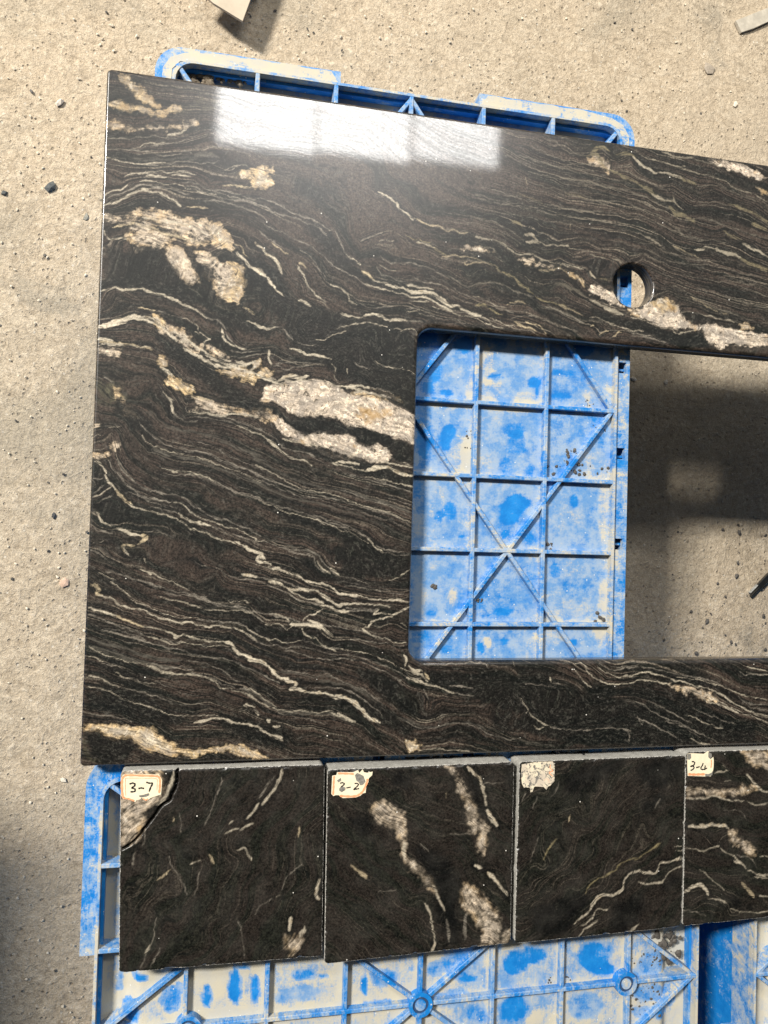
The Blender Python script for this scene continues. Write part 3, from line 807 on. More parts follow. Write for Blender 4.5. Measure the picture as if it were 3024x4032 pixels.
g 8 1464,1869 1565,1883 1603,1845 1744,1812 1866,1814 1991,1779
w 8 1465,1842 1557,1855 1604,1823
w 8 1695,1899 1836,1884 1932,1847 2046,1848 2162,1803
w 13 2162,1812 2279,1785 2318,1779
w 8 2199,1852 2317,1816 2454,1786
w 8 2065,1859 2161,1849 2220,1799
y 20 2062,1950 2139,1957 2178,1942
y 15 2188,1934 2246,1902 2305,1884
c 20 2413,1843 2493,1813 2572,1791 2622,1772
c 11 2521,1843 2610,1832 2671,1809 2721,1766
g 15 1991,2100 2095,2137 2210,2158 2308,2149 2406,2112 2505,2093 2584,2073
w 11 2041,2031 2137,2003 2235,1975 2352,1949
g 9 1870,2015 1966,1978 2042,1976
g 8 1668,2169 1773,2134 1849,2095 1945,2040 2041,2013 2176,1988 2294,1944 2411,1917
K 0 1962,2115 2116,2075 2214,2038 2157,2005 2022,2038
K 0 2307,2176 2464,2136 2564,2108 2645,2041 2676,1969 2808,1915 2971,1844 3072,1805 3013,1781 2810,1840 2668,1912 2587,1970 2506,2065 2367,2117
c 20 2351,1977 2409,2010 2487,2017 2527,2007
y 13 2604,2084 2664,2052 2744,2040 2825,2029 2906,2017
c 17 2825,2029 2906,1999 3008,1970 3069,1947
g 13 2706,1999 2826,1973 2969,1919 3070,1881
g 8 2374,1867 2490,1896 2609,1897 2729,1870 2860,1834 3012,1800
G 28 2780,2204 2881,2204 2983,2166 3064,2127
g 7 1842,2672 2005,2653 2150,2623 2277,2582 2356,2544 2435,2497
g 7 2005,2653 2159,2652 2295,2621 2394,2567 2464,2519
g 7 2042,2704 2177,2691 2294,2658 2393,2623 2473,2557
g 6 2036,2906 2172,2886 2289,2872 2445,2872 2585,2841 2785,2818 3048,2800
g 6 2056,2872 2250,2849 2466,2846 2685,2806 2887,2782 3049,2762
g 6 2001,2801 2136,2779 2291,2770 2468,2771 2667,2747 2888,2744 3050,2724
g 6 2170,2941 2346,2925 2504,2907 2683,2900 2884,2877 3047,2858
d 6 2037,2888 2191,2879 2387,2865 2584,2860 2836,2814 3048,2791
d 6 2254,2719 2391,2679 2491,2615 2493,2550
d 8 2448,2400 2546,2424 2605,2416 2696,2383 2816,2386 2897,2357 3060,2326
K 0 1565,2195 1733,2194 1848,2141 1944,2095 1983,2044 1869,2070 1735,2130 1604,2135
K 0 2024,1947 2217,1927 2373,1895 2413,1852 2316,1853 2160,1876
g 8 1456,2148 1549,2130 1642,2103 1764,2096 1860,2023
d 5 1506,2978 1535,2936 1572,2923
g 6 2468,3399 2548,3382 2658,3349 2760,3315 2861,3295
g 7 2861,3295 2963,3289 3065,3288 3168,3292
g 7 2312,3341 2451,3284 2611,3267 2761,3240 2914,3221 3067,3212 3222,3203
g 7 2294,3282 2472,3230 2613,3183 2794,3158 2966,3142 3120,3142 3224,3107
g 7 2514,3160 2663,3151 2865,3129 3069,3136 3182,3121 3285,3095
g 7 2358,3103 2516,3076 2716,3044 2918,3031 3072,3012 3186,2968 3288,2971
g 7 2541,3268 2711,3243 2913,3250 3118,3238
g 7 2655,3472 2786,3452 2879,3379 3012,3368 3176,3380
g 7 2795,3510 2938,3482 3060,3479 3174,3476 3278,3393
y 9 2420,2961 2520,2936 2670,2897
y 9 2858,3014 2949,3007 3072,2993
g 6 2186,2970 2323,2940 2481,2912 2620,2891 2821,2868 3024,2882 3290,2884
g 6 2033,2914 2188,2886 2384,2854 2552,2845 2772,2815 3025,2815 3292,2808
c 7 2486,3110 2502,3065 2527,3040
W 0 3063,3355 3166,3378 3279,3355 3282,3230 3241,3253 3178,3293 3085,3310
c 8 2915,2736 2927,2690
d 6 2522,2837 2722,2799 2924,2785 3128,2789 3293,2779
d 6 2264,2933 2471,2892 2701,2863 2923,2842 3127,2837
y 38 3069,3362 3153,3396 3216,3313 3278,3253
y 27 3092,3410 3200,3470 3274,3434
y 29 3278,3265 3377,3243 3476,3210 3576,3177
y 34 3576,3177 3677,3144 3753,3084
w 30 3702,3112 3779,3076 3880,3065 3918,3058
y 35 3881,3007 3946,2957 4035,2944 4139,2910
w 12 3904,3114 3944,3038 4021,3001
y 32 3336,3420 3446,3446 3521,3422
w 27 3508,3420 3584,3361 3673,3327 3749,3302
w 25 3748,3308 3849,3315 3926,3301 4002,3288
y 35 3977,3296 4080,3263 4132,3246
w 10 3311,3428 3396,3462 3520,3467 3645,3427 3771,3409 3898,3402 4026,3395
w 16 3782,3502 3871,3491 3947,3478 4101,3487
g 12 4101,3487 4217,3467 4308,3467 4400,3444
w 9 3898,3402 4052,3364 4220,3350 4363,3333 4482,3301
K 0 3720,3448 3833,3463 3974,3447 4153,3435 4362,3392 4494,3373 4679,3338 4892,3352 4867,3314 4680,3302 4481,3325 4285,3347 4026,3372 3847,3407
K 0 3519,3524 3895,3529 4255,3519 4676,3527 4889,3531 4890,3459 4729,3510 4544,3498 4217,3490 4024,3488 3769,3501
B 0 4256,3507 4386,3512 4491,3503 4610,3506 4730,3474 4838,3429 4891,3400 4812,3378 4678,3397 4572,3419 4466,3417 4361,3462
Y 0 4760,3300 4867,3308 4894,3234 4814,3260
w 14 4469,3300 4588,3256 4735,3226
w 12 4761,3229 4895,3174
y 23 4486,3102 4618,3082 4765,3040 4899,2985
y 28 4727,2953 4820,2940 4900,2914
g 8 3777,3156 3903,3171 4032,3118 4161,3087 4355,3110 4486,3090
g 8 4136,3049 4290,3079 4473,3065
g 8 4145,3224 4352,3262 4549,3215 4763,3170
w 11 3649,2717 3724,2691 3813,2643
w 14 3687,2698 3788,2652
g 9 3936,2818 4039,2771 4168,2739 4336,2757 4493,2739
g 9 2798,3192 2978,3159 3159,3159 3232,3134 3342,3125 3478,3108 3653,3072
g 8 2799,3147 3039,3121 3220,3121 3404,3110 3591,3076 3907,2987
g 8 2802,3036 2982,2991 3163,2979 3345,3001 3531,2977 3719,2931 3909,2884
g 8 2806,2858 3044,2886 3287,2892 3533,2886 3784,2835 3975,2787 4232,2746
y 14 4438,2850 4557,2817 4624,2789
w 28 4624,2765 4718,2728 4825,2692 4905,2665
w 25 4144,2644 4298,2683 4416,2661 4495,2634
w 30 4403,2659 4534,2650 4600,2622
y 16 4600,2622 4734,2565 4907,2535
d 8 3311,3428 3470,3472 3645,3438 3848,3395
d 8 4101,2871 4295,2846 4451,2863 4583,2831
g 8 4036,2921 4228,2943 4424,2907 4688,2866 4901,2843
d 7 2796,3259 2975,3260 3193,3231 3256,3171 3403,3167
w 12 3650,2725 3726,2685 3812,2646
w 14 3693,2701 3758,2669 3801,2644
g 9 3908,2666 4006,2608 4115,2590 4203,2574
c 10 3919,2662 4017,2628 4126,2600 4192,2578
w 20 4158,2648 4278,2676 4377,2686
w 26 4388,2668 4455,2645 4545,2644 4612,2631
y 14 4612,2631 4691,2600 4817,2562 4907,2551
y 12 4429,2851 4497,2818 4575,2787
w 26 4643,2755 4723,2723 4791,2700
w 14 4791,2700 4905,2662
g 7 3525,2653 3694,2652 3845,2600 4062,2555 4280,2567 4501,2570 4726,2543
g 7 3108,2732 3314,2746 3576,2736 3693,2701
g 7 3296,2638 3473,2629 3696,2594 3846,2532 4063,2506 4281,2528 4503,2501 4728,2473 4909,2451
g 7 4032,2404 4284,2390 4505,2372 4730,2334 4911,2291
g 7 3731,2423 3893,2381 4066,2329 4286,2292 4508,2243 4733,2204 4913,2190
g 7 3894,2303 4024,2267 4178,2203 4344,2139 4511,2105 4679,2060 4916,2030
c 9 4112,2206 4222,2167 4355,2111 4511,2075
d 6 3845,2610 4061,2594 4279,2617 4445,2584 4636,2554 4907,2521
d 6 3742,2424 3958,2339 4176,2311 4507,2283 4913,2231
d 6 4064,2427 4283,2419 4617,2393 4910,2351
g 7 4448,2446 4616,2413 4910,2371
w 38 3117,2342 3139,2306 3160,2289
y 15 3180,2291 3242,2288 3325,2296
w 13 3320,2487 3372,2474 3415,2449
w 11 3114,2494 3175,2491 3258,2486
B 0 3120,2228 3202,2236 3254,2203 3348,2193 3370,2137 3412,2093 3455,2059 3392,2072 3309,2084 3225,2115 3153,2155 3122,2162
Y 0 3790,2177 3876,2175 3962,2134 3974,2096 3900,2050 3814,2053 3749,2095 3706,2130
B 0 3612,2054 3685,2118 3790,2177 3897,2157 3984,2116 4007,2060 4073,1997 4183,1968 4292,1997 4358,1983 4447,1970 4603,1944 4738,1945 4806,1931 4918,1950 4920,1840 4785,1820 4628,1817 4494,1806 4428,1767 4329,1803 4273,1828 4250,1885 4227,1932 4097,1921 3967,1901 3860,1911 3753,1931 3688,1964 3624,1987 3561,2011
W 0 3476,2061 3560,2059 3623,2036 3583,1974 3508,2006
Y 0 4624,2005 4691,2026 4759,1987 4715,1963 4636,1967
w 20 4479,2028 4568,2025
w 14 4225,2060 4324,2049 4434,2039
w 21 3123,2096 3206,2065 3279,2043 3362,2022 3393,2025
w 23 3258,2032 3352,2011 3435,2000
w 11 3127,1944 3199,1941 3282,1910 3417,1874 3543,1865 3649,1855
w 8 3520,1969 3625,1959 3753,1921 3903,1905 3990,1873 4130,1904 4227,1942
c 13 3129,1859 3159,1871
c 11 3213,1790 3263,1832 3304,1835
c 11 3347,1791 3408,1825 3440,1818
g 9 3544,1817 3671,1808 3777,1788 3874,1776
g 11 3439,1866 3596,1831 3755,1815
K 0 3995,2108 4094,2058 4225,2050 4401,2016 4579,2011 4603,1964 4446,1980 4358,1992 4291,2006 4183,1977 4106,1981 4018,2051
K 0 3646,1960 3774,1923 3925,1887 4217,1902 4262,1827 4428,1772 4296,1761 3863,1756 3713,1802 3439,1866 3230,1905 3127,1944 3125,2039 3332,1990 3436,1971
K 0 3160,2270 3325,2277 3337,2211 3244,2221
g 8 4018,2071 4181,2066 4456,2040 4624,2025
d 8 4472,1814 4628,1812 4740,1801 4920,1830
d 7 4604,1904 4738,1915 4918,1910
w 14 1551,-1129 1651,-1162 1736,-1227
w 16 1553,-1193 1653,-1226 1754,-1259 1854,-1284 1974,-1334
c 19 1701,-1163 1752,-1211
g 10 1705,-1290 1740,-1371
g 8 1682,-1083 1883,-1092 2188,-1078 2275,-1119
g 8 1921,-1261 2023,-1279 2125,-1288
g 8 1974,-1334 2144,-1361
w 10 2481,-1072 2500,-1105
g 10 2524,-1367 2596,-1434 2632,-1484 2616,-1516
w 11 2559,-1384 2614,-1451 2651,-1517 2741,-1585 2849,-1637
w 10 2689,-1616 2725,-1650 2778,-1635
g 8 2849,-1637 3046,-1658 3213,-1662
w 23 2829,-1207 2839,-1248
g 12 2857,-1257 2929,-1266
w 10 3050,-1084 3142,-1102 3201,-1144
w 10 3070,-1159 3126,-1227 3205,-1295
g 8 2609,-1254 2733,-1280 2858,-1290
Y 0 1568,-1716 1634,-1718 1693,-1752 1670,-1799 1604,-1804 1570,-1764
w 8 1670,-1806 1819,-1787 2004,-1809 2122,-1820
G 16 1563,-1518 1630,-1567 1730,-1609 1863,-1597 2031,-1577 2167,-1596 2289,-1672 2446,-1725 2622,-1754 2871,-1802
g 6 1564,-1558 1664,-1608 1797,-1619 1947,-1583 2116,-1595 2272,-1671 2516,-1743
K 0 2056,-1247 2397,-1186 2504,-1269 2823,-1306 2824,-1372 2402,-1365 2060,-1392
K 0 2654,-1632 2939,-1655 3214,-1679 3216,-1779 2941,-1755
w 12 3143,-1110 3199,-1177 3292,-1245 3422,-1281 3552,-1265 3701,-1242 3834,-1260 3968,-1288
w 12 3271,-1119 3364,-1179 3476,-1205 3606,-1190 3737,-1166 3851,-1192 3966,-1228 4199,-1291 4356,-1327 4474,-1364 4554,-1417 4675,-1489 4817,-1553 4983,-1601
g 10 3288,-1086 3382,-1137 3511,-1138 3642,-1122 3755,-1132 3927,-1167 4081,-1203 4276,-1231 4433,-1268 4513,-1312
g 8 3399,-1112 3511,-1121 3660,-1105
W 0 3968,-1288 4064,-1306 4162,-1368 4046,-1349
W 0 4122,-1307 4278,-1335 4396,-1371 4456,-1442 4358,-1431 4240,-1386
w 12 4279,-1395 4397,-1449 4556,-1504 4677,-1559
w 10 4083,-1306 4278,-1361 4476,-1442 4636,-1523 4797,-1579 4984,-1645
w 9 4356,-1319 4514,-1391 4595,-1453 4776,-1526 4983,-1583
w 9 4043,-1220 4198,-1239 4354,-1267 4513,-1312
w 9 4513,-1312 4673,-1376 4794,-1413 4980,-1433
g 9 4673,-1402 4795,-1474 4981,-1477
g 9 4714,-1455 4836,-1510 4982,-1530
w 14 4748,-1131 4870,-1158 4975,-1177
g 9 4629,-1156 4750,-1201 4976,-1212
K 0 3780,-1404 3932,-1390 4204,-1515 4479,-1607 4798,-1649 4881,-1739 4842,-1826 4288,-1827 4091,-1684 3859,-1559 3706,-1471
K 0 3147,-1277 3422,-1281 3479,-1366 3334,-1481 3151,-1444
g 8 3706,-1454 3859,-1542 4051,-1615 4286,-1724 4483,-1815
g 9 3762,-1430 3992,-1528 4206,-1635
w 9 4166,-1566 4362,-1639 4520,-1695
g 9 3936,-1595 4130,-1668 4286,-1758
g 9 4203,-1498 4439,-1589 4639,-1654
g 10 3518,-1417 3649,-1436 3725,-1471
g 10 3652,-1555 3710,-1641
g 12 3524,-1670 3580,-1705 3582,-1773
g 8 3156,-1661 3431,-1659 3598,-1672
g 10 3633,-1571 3747,-1608 3900,-1679 4054,-1752
w 12 4190,-1764 4287,-1810 4385,-1830
K 0 574,1861 825,1801 1144,1745 1469,1709 1558,1631 1577,971 1401,1045 1140,1155 905,1264 734,1377 588,1428 462,1541 457,1706
K 0 -922,2157 -733,2098 -545,2158 -406,2032 -303,1841 -184,1771 -260,1724 -493,1763 -722,1801 -910,1823
K 0 -560,1498 -366,1434 -168,1288 -7,1179 154,1089 317,1018 361,898 200,929 -41,1035 -281,1200 -439,1328
K 0 178,2173 363,2089 470,1914 578,1758 520,1629 334,1716 229,1870 123,2024
K 0 -221,1707 15,1708 235,1666 419,1600 340,1531 119,1554 -80,1598
K 0 704,2353 873,2287 1067,2160 1241,2071 1200,2025 985,2088 791,2216
K 0 1638,-1138 1990,-1142 2443,-1189 2909,-1281 3150,-1416 3107,-1590 2683,-1559 2222,-1421 1907,-1352 1664,-1264
K 0 2679,-1408 3390,-1376 3886,-1518 4345,-1664 4869,-1769 4817,-1825 3645,-1825 2921,-1760 2454,-1618
K 0 365,776 570,705 860,679 1287,554 1571,419 1575,313 1422,350 1075,503 656,607 409,676
K 0 465,189 775,97 1091,-17 1436,-154 1439,-238 1094,-121 674,33 427,127
K 0 -595,368 -324,221 70,75 474,-75 394,-98 -7,32 -398,158
K 0 -805,985 -613,879 -455,690 -529,647 -722,755 -837,865
K 0 945,-42 1135,-57 1436,-154 1572,-341 1313,-324 1056,-225
K 0 817,-1253 1130,-1298 1454,-1469 1652,-1620 1567,-1680 1243,-1527 987,-1378
K 0 -873,-1193 -613,-1234 -421,-1354 -148,-1516 -262,-1553 -604,-1467 -828,-1405
K 0 43,-1441 320,-1507 626,-1655 568,-1754 287,-1686 47,-1560
w 31 -963,1507 -807,1560 -677,1603 -563,1593 -465,1525 -367,1454
w 20 -447,1547 -290,1460 -171,1379 -51,1317 108,1289 246,1340
w 24 -326,1397 -169,1329 -50,1277 89,1267 229,1236 352,1184 495,1163
w 16 351,1204 514,1195 719,1210 928,1182 1140,1155 1356,1106
c 16 -949,1397 -801,1395 -669,1386 -555,1369
w 18 -667,2384 -515,2382 -361,2379 -243,2352 -163,2300
c 18 -889,2289 -741,2336 -589,2313 -396,2274 -200,2235
w 14 468,720 653,699 840,668 1029,625 1200,592 1415,560 1557,535
g 10 -413,-512 -104,-568 212,-645 494,-704 802,-763 1115,-804 1415,-887
g 10 -850,-807 -550,-885 -205,-984 107,-1045 308,-1126 511,-1229
g 10 -830,-362 -566,-436 -298,-511 -66,-548
g 10 543,-967 810,-1029 1123,-1051 1337,-1136 1555,-1263"""
TILES = {'1': """W 0 -668,-1852 -371,-1871 -351,-1959 -356,-2063 -422,-2112 -470,-2179 -483,-2282 -545,-2399 -611,-2421 -648,-2393
w 28 -286,-1874 -291,-1978 -322,-2064 -387,-2131
w 25 545,-1886 530,-1975 479,-2063 402,-2166
w 25 375,-2156 324,-2234 290,-2268
g 14 373,-2112 441,-2007 493,-1938
w 21 231,-2353 274,-2329 344,-2306
w 21 127,-2374 170,-2350 222,-2335
w 21 150,-2296 185,-2280
g 11 86,-1940 39,-2097 8,-2201 -32,-2305
w 14 219,-2503 280,-2489 299,-2534 336,-2598
c 18 19,-2535 47,-2590
w 12 -125,-2605 -49,-2566
g 9 -298,-2517 -252,-2624 -198,-2714 -143,-2822
g 9 -63,-2653 -76,-2757 -91,-2843
c 17 -367,-2703 -286,-2621
g 9 732,-2649 626,-2732 576,-2836
w 14 532,-2886 568,-2871
g 9 506,-2884 419,-2949 368,-3016
w 36 873,-2766 849,-2890 869,-2937
W 0 623,-3196 750,-3206 735,-3294 664,-3341 617,-3284
w 32 664,-3056 649,-3162
w 22 766,-3135 732,-3222
w 21 -400,-3182 -432,-3248
g 10 -366,-2979 -379,-3081 -415,-3233 -477,-3364
g 14 -534,-2486 -555,-2588
g 12 -465,-2317 -494,-2436
g 9 -333,-3205 -372,-3288 -394,-3355
g 7 245,-3025 285,-3169 308,-3346
c 16 704,-2342 698,-2432
g 9 -216,-2191 -202,-2348
c 16 -273,-2258 -257,-2224""",
'2': """W 0 1895,-1912 1966,-1915 1985,-1991 2059,-2095 2115,-2182 2162,-2252 2183,-2371 2284,-2427 2269,-2545 2254,-2646 2190,-2625 2195,-2474 2123,-2453 2101,-2317 2062,-2197 1988,-2093 1968,-1991
w 30 2073,-1927 2146,-1980 2201,-2033 2240,-2154
w 51 2262,-2291 2300,-2343 2356,-2431
w 24 2240,-2154 2261,-2257
W 0 1273,-2228 1382,-2167 1468,-2204 1540,-2290 1577,-2391 1582,-2557 1567,-2656 1548,-2589 1510,-2454 1457,-2385 1371,-2364 1284,-2294
w 40 1564,-2523 1567,-2656
W 0 1567,-2656 1654,-2678 1744,-2766 1816,-2854 1854,-2956 1782,-2902 1710,-2797 1622,-2758
w 20 1816,-2871 1873,-3008 1928,-3095
W 0 2048,-2953 2099,-2881 2208,-2964 2319,-3056 2376,-3162 2415,-3283 2401,-3417 2221,-3428 2235,-3303 2178,-3164 2069,-3072
w 44 2221,-2762 2166,-2742
w 34 2276,-2800 2369,-2890 2463,-3015
w 17 1751,-3016 1807,-3153 1848,-3372
w 40 1839,-3354 1832,-3428
g 27 1930,-3162 1970,-3348
W 0 2417,-3334 2492,-3289 2495,-3408 2437,-3420
g 27 2106,-3125 2092,-3258 2112,-3343
K 0 1426,-1937 1598,-1927 1619,-2061 1517,-2107 1446,-2038
K 0 1099,-2302 1266,-2277 1288,-2426 1204,-2454 1101,-2367
K 0 1633,-2544 1844,-2606 1988,-2714 2064,-2921 2034,-3086 2077,-3357 1936,-3379 1860,-3173 1854,-2973 1708,-2731
K 0 2074,-1995 2183,-2016 2243,-2256 2228,-2374 2152,-2218
K 0 2406,-1921 2480,-1941 2485,-2121 2420,-2093
c 20 1910,-2131 1911,-2182
c 23 1127,-2678 1265,-2785
g 8 1946,-2469 2124,-2478
g 7 2202,-2067 2401,-2075
g 8 1353,-2906 1506,-2900
g 10 1685,-2530 1774,-2602""",
'3': """w 29 4110,-2798 4000,-2816 3873,-2824
w 23 3873,-2832 3820,-2910 3694,-2886 3587,-2903 3535,-2956
w 32 3535,-2956 3519,-3035 3432,-3068 3326,-3069 3257,-3112 3216,-3188
w 19 3216,-3188 3139,-3245 3071,-3287
w 16 4111,-2871 3984,-2904 3894,-2987 3768,-2995 3678,-2981
y 13 3869,-2654 3780,-2714 3673,-2764 3584,-2775 3479,-2824 3445,-2870 3340,-2911 3236,-2952 3169,-3042
y 26 3869,-2654 3816,-2700
w 14 3382,-3192 3277,-3192 3243,-3253 3141,-3316
w 22 3296,-3281 3176,-3343 3108,-3400
w 19 3686,-3343 3616,-3393 3563,-3413
g 10 3277,-3192 3226,-3252 3175,-3295
y 16 2891,-2568 2816,-2658 2776,-2734
g 8 2729,-2544 2681,-2666 2659,-2758
g 9 2904,-2081 2872,-2174 2830,-2204
c 13 3014,-2370 2999,-2432
g 13 3861,-2264 3808,-2343
g 8 2601,-2163 2570,-2239
g 8 2703,-2198 2672,-2306
K 0 2954,-2035 3040,-2023 3177,-1948 3422,-1908 3529,-1928 3478,-2007 3216,-2125 3045,-2197 2958,-2162
K 0 3638,-1996 3780,-1920 4073,-1946 4076,-2077 3913,-2169 3786,-2180 3640,-2093
K 0 3665,-2401 3716,-2290 3859,-2215 3915,-2267 3791,-2391
K 0 2693,-3134 2911,-3056 3204,-3045 3206,-3140 3054,-3286 3039,-3363 2717,-3384 2680,-3257
K 0 3416,-3155 3698,-3079 3737,-3210 3668,-3317 3563,-3405 3386,-3391 3419,-3282
K 0 3877,-2994 4058,-2941 4096,-3009 3914,-3061
w 10 4016,-2686 4108,-2697
w 10 4016,-2730 4108,-2736""",
'4': """W 0 4676,-1883 4940,-1878 4943,-2040 4794,-2021 4731,-1952
W 0 4131,-2196 4310,-2196 4461,-2236 4582,-2201 4766,-2188 4859,-2212 4767,-2249 4614,-2262 4462,-2263 4311,-2250 4132,-2255
w 18 4132,-2281 4312,-2283 4432,-2275 4585,-2321 4707,-2313
w 13 4738,-2328 4831,-2372 4949,-2351
w 21 4718,-2086 4796,-2156 4891,-2240 4947,-2249
w 45 4145,-2519 4227,-2536
w 34 4227,-2543 4346,-2516 4497,-2530 4544,-2559
W 0 4544,-2599 4605,-2589 4683,-2673 4776,-2705 4839,-2802 4778,-2819 4669,-2739 4576,-2680
w 11 4871,-2824 4958,-2836
w 13 4023,-2702 4171,-2711 4291,-2744 4381,-2723 4455,-2700
w 24 4381,-2723 4456,-2707
w 13 4471,-2728 4594,-2814 4703,-2888 4812,-2974 4961,-2984
w 24 4610,-2855 4703,-2888
w 16 4749,-2930 4843,-2990 4961,-2997
w 11 4813,-3015 4961,-3018
w 39 4113,-3094 4208,-3054 4298,-3060 4359,-3143
w 13 4360,-3170 4480,-3192 4542,-3222
w 11 4250,-2906 4325,-2944 4386,-3013 4524,-3109
g 10 4094,-3256 4227,-3272 4333,-3326
w 13 4573,-3271 4680,-3299 4880,-3327 4967,-3320
w 16 4862,-3178 4964,-3185
c 32 4690,-3047 4816,-3188
w 11 4390,-2060 4534,-2052
w 11 4490,-2144 4566,-2140
w 9 4472,-2003 4510,-2031
g 7 4495,-2397 4617,-2403 4694,-2446 4726,-2501
g 8 4625,-2803 4778,-2839 4842,-2923
K 0 4555,-3157 4662,-3164 4695,-3273 4603,-3266"""}

ORDER = 'OGWBYKgycwd'
VC = {'O': (0.085, 0.078, 0.050), 'G': (0.082, 0.074, 0.060), 'W': (0.60, 0.49, 0.365), 'B': (0.64, 0.53, 0.41), 'Y': (0.54, 0.40, 0.225),
      'g': (0.21, 0.185, 0.15), 'y': (0.26, 0.215, 0.115), 'c': (0.42, 0.34, 0.22), 'w': (0.56, 0.49, 0.375), 'K': (0.006, 0.007, 0.0065), 'd': (0.008, 0.0075, 0.007)}

def paint(xs, ys, items, seed, gain=1.0, softk=1.0):
    """xs, ys: 1-d axes.  Returns colour, alpha, black and crystal masks on the grid (ny, nx)."""
    X, Y = np.meshgrid(xs, ys)
    wx = X + (fbm(X, Y, 0.006, seed + 1) - 0.5) * 0.0034 + (vnoise(X, Y, 0.0016, seed + 9) - 0.5) * 0.0007
    wy = Y + (fbm(X, Y, 0.006, seed + 4) - 0.5) * 0.0034 + (vnoise(X, Y, 0.0016, seed + 8) - 0.5) * 0.0007
    n1 = fbm(X, Y, 0.0030, seed + 20, 3); n2 = fbm(X, Y, 0.011, seed + 30, 3)
    C = np.zeros(X.shape + (3,)); A = np.zeros(X.shape); K = np.zeros(X.shape); Q = np.zeros(X.shape); NR = np.zeros(X.shape)
    items = sorted(items, key=lambda it: ORDER.index(it[0]))
    for idx, (k, w, P) in enumerate(items):
        poly = (w == 0)
        Lp = P if poly else smooth_line(P)
        pad = 0.010 + (w if not poly else 0)
        x0, y0 = Lp.min(0) - pad; x1, y1 = Lp.max(0) + pad
        i0, i1 = np.searchsorted(xs, [x0, x1]); j0, j1 = np.searchsorted(ys, [y0, y1])
        if i1 <= i0 or j1 <= j0: continue
        sl = (slice(j0, j1), slice(i0, i1))
        gx = wx[sl]; gy = wy[sl]; nn = n1[sl]; mm = n2[sl]
        best = np.full(gx.shape, 9.0); par = np.zeros(gx.shape)
        pts = np.vstack([Lp, Lp[:1]]) if poly else Lp
        seg = np.hypot(*(pts[1:] - pts[:-1]).T); tot = seg.sum() + 1e-9; acc = 0
        for a, b, L in zip(pts[:-1], pts[1:], seg):
            if L < 1e-7: continue
            d = (b - a) / L; ux = gx - a[0]; uy = gy - a[1]
            t = np.clip(ux * d[0] + uy * d[1], 0, L)
            dd = np.hypot(ux - d[0] * t, uy - d[1] * t)
            mk = dd < best; best = np.where(mk, dd, best); par = np.where(mk, (acc + t) / tot, par); acc += L
        if poly:
            ins = np.zeros(gx.shape, bool)
            for a, b in zip(pts[:-1], pts[1:]):
                c1 = (a[1] > gy) != (b[1] > gy)
                with np.errstate(divide='ignore', invalid='ignore'):
                    xx = (b[0] - a[0]) * (gy - a[1]) / (b[1] - a[1] + 1e-12) + a[0]
                ins ^= c1 & (gx < xx)
            sd = np.where(ins, best, -best)
            soft = {'B': 0.0011, 'Y': 0.0014, 'W': 0.0016}.get(k, 0.0030) * softk
            m = sstep(-soft, soft, sd + (nn - 0.5) * 0.0050)
        else:
            hw = w / 2 * (0.88 if k == 'w' else 1.0)
            tp = np.clip(np.minimum(par, 1 - par) * tot / (w * 1.2 + 0.0012), 0, 1) ** 0.6
            r = hw * (0.35 + 0.65 * tp) * (0.70 + 0.6 * mm) * (0.75 + 0.5 * nn)
            soft = 0.00035 + 0.10 * hw
            m = sstep(r + soft, np.maximum(r - soft, 0), best)
        if k in 'wgcyG' and not poly: NR[sl] = np.maximum(NR[sl], np.exp(-(np.maximum(best - w / 2, 0) / 0.0042) ** 2) * (0.35 + 0.9 * mm))
        if k == 'K': K[sl] = np.maximum(K[sl], m * 0.95); A[sl] *= 1 - m * (0.85 + 0.15 * nn); continue
        if k == 'd':
            K[sl] = np.maximum(K[sl], m); A[sl] *= 1 - m * 0.9; continue
        al = {'O': 0.50, 'G': 0.60, 'W': 0.93, 'B': 1.0, 'Y': 0.95, 'g': 0.72, 'y': 0.72, 'c': 0.80, 'w': 0.90}[k]
        if k in 'OW': m = m * np.clip((nn - 0.25) * 3.0, 0.30, 1)
        elif k in 'ygc': m = m * np.clip(0.45 + nn * 1.1, 0, 1)
        elif k == 'w': m = m * np.clip(0.55 + nn * 0.95, 0, 1)
        m = m * al
        c = np.array(VC[k]) * gain
        if not poly and w < 0.0045 and k == 'w': c = c * (0.55 + 0.45 * w / 0.0045)
        cc = c * (0.86 + 0.28 * mm[..., None])
        if k == 'Y':
            q = np.clip((mm - 0.42) * 4, 0, 0.9)[..., None]; cc = cc * (1 - q) + np.array((0.58, 0.50, 0.38)) * gain * q
        if k in 'WY':      # rusty, ochre stained rims
            rim = sstep(0.004, 0.0005, best) * (0.5 if k == 'W' else 0.6) * np.clip((mm - 0.35) * 3, 0, 1)
            cc = cc * (1 - rim[..., None]) + np.array((0.50, 0.31, 0.105)) * gain * rim[..., None]
        if k == 'w' and w > 0.0028:   # tan flecks inside the broad pale veins
            q = np.clip((nn - 0.55) * 4, 0, 0.6)[..., None]; cc = cc * (1 - q) + np.array((0.30, 0.23, 0.14)) * q
        a0 = A[sl]; an = m + a0 * (1 - m)
        C[sl] = (cc * m[..., None] + C[sl] * (a0 * (1 - m))[..., None]) / np.maximum(an, 1e-6)[..., None]
        A[sl] = an
        if k in 'BWY': Q[sl] = np.maximum(Q[sl] * (1 - m), m * {'B': 1.0, 'W': 0.75, 'Y': 0.85}[k])
        if k in 'BWYw' and w == 0 or (k == 'w' and w > 0.0022):   # thin dark selvage beside the strong veins
            r2 = best if poly else np.abs(best - w / 2)
            K[sl] = np.maximum(K[sl], sstep(0.0030, 0.0004, r2) * 0.75 * (m < 0.4))
    return C, A, K, Q, NR

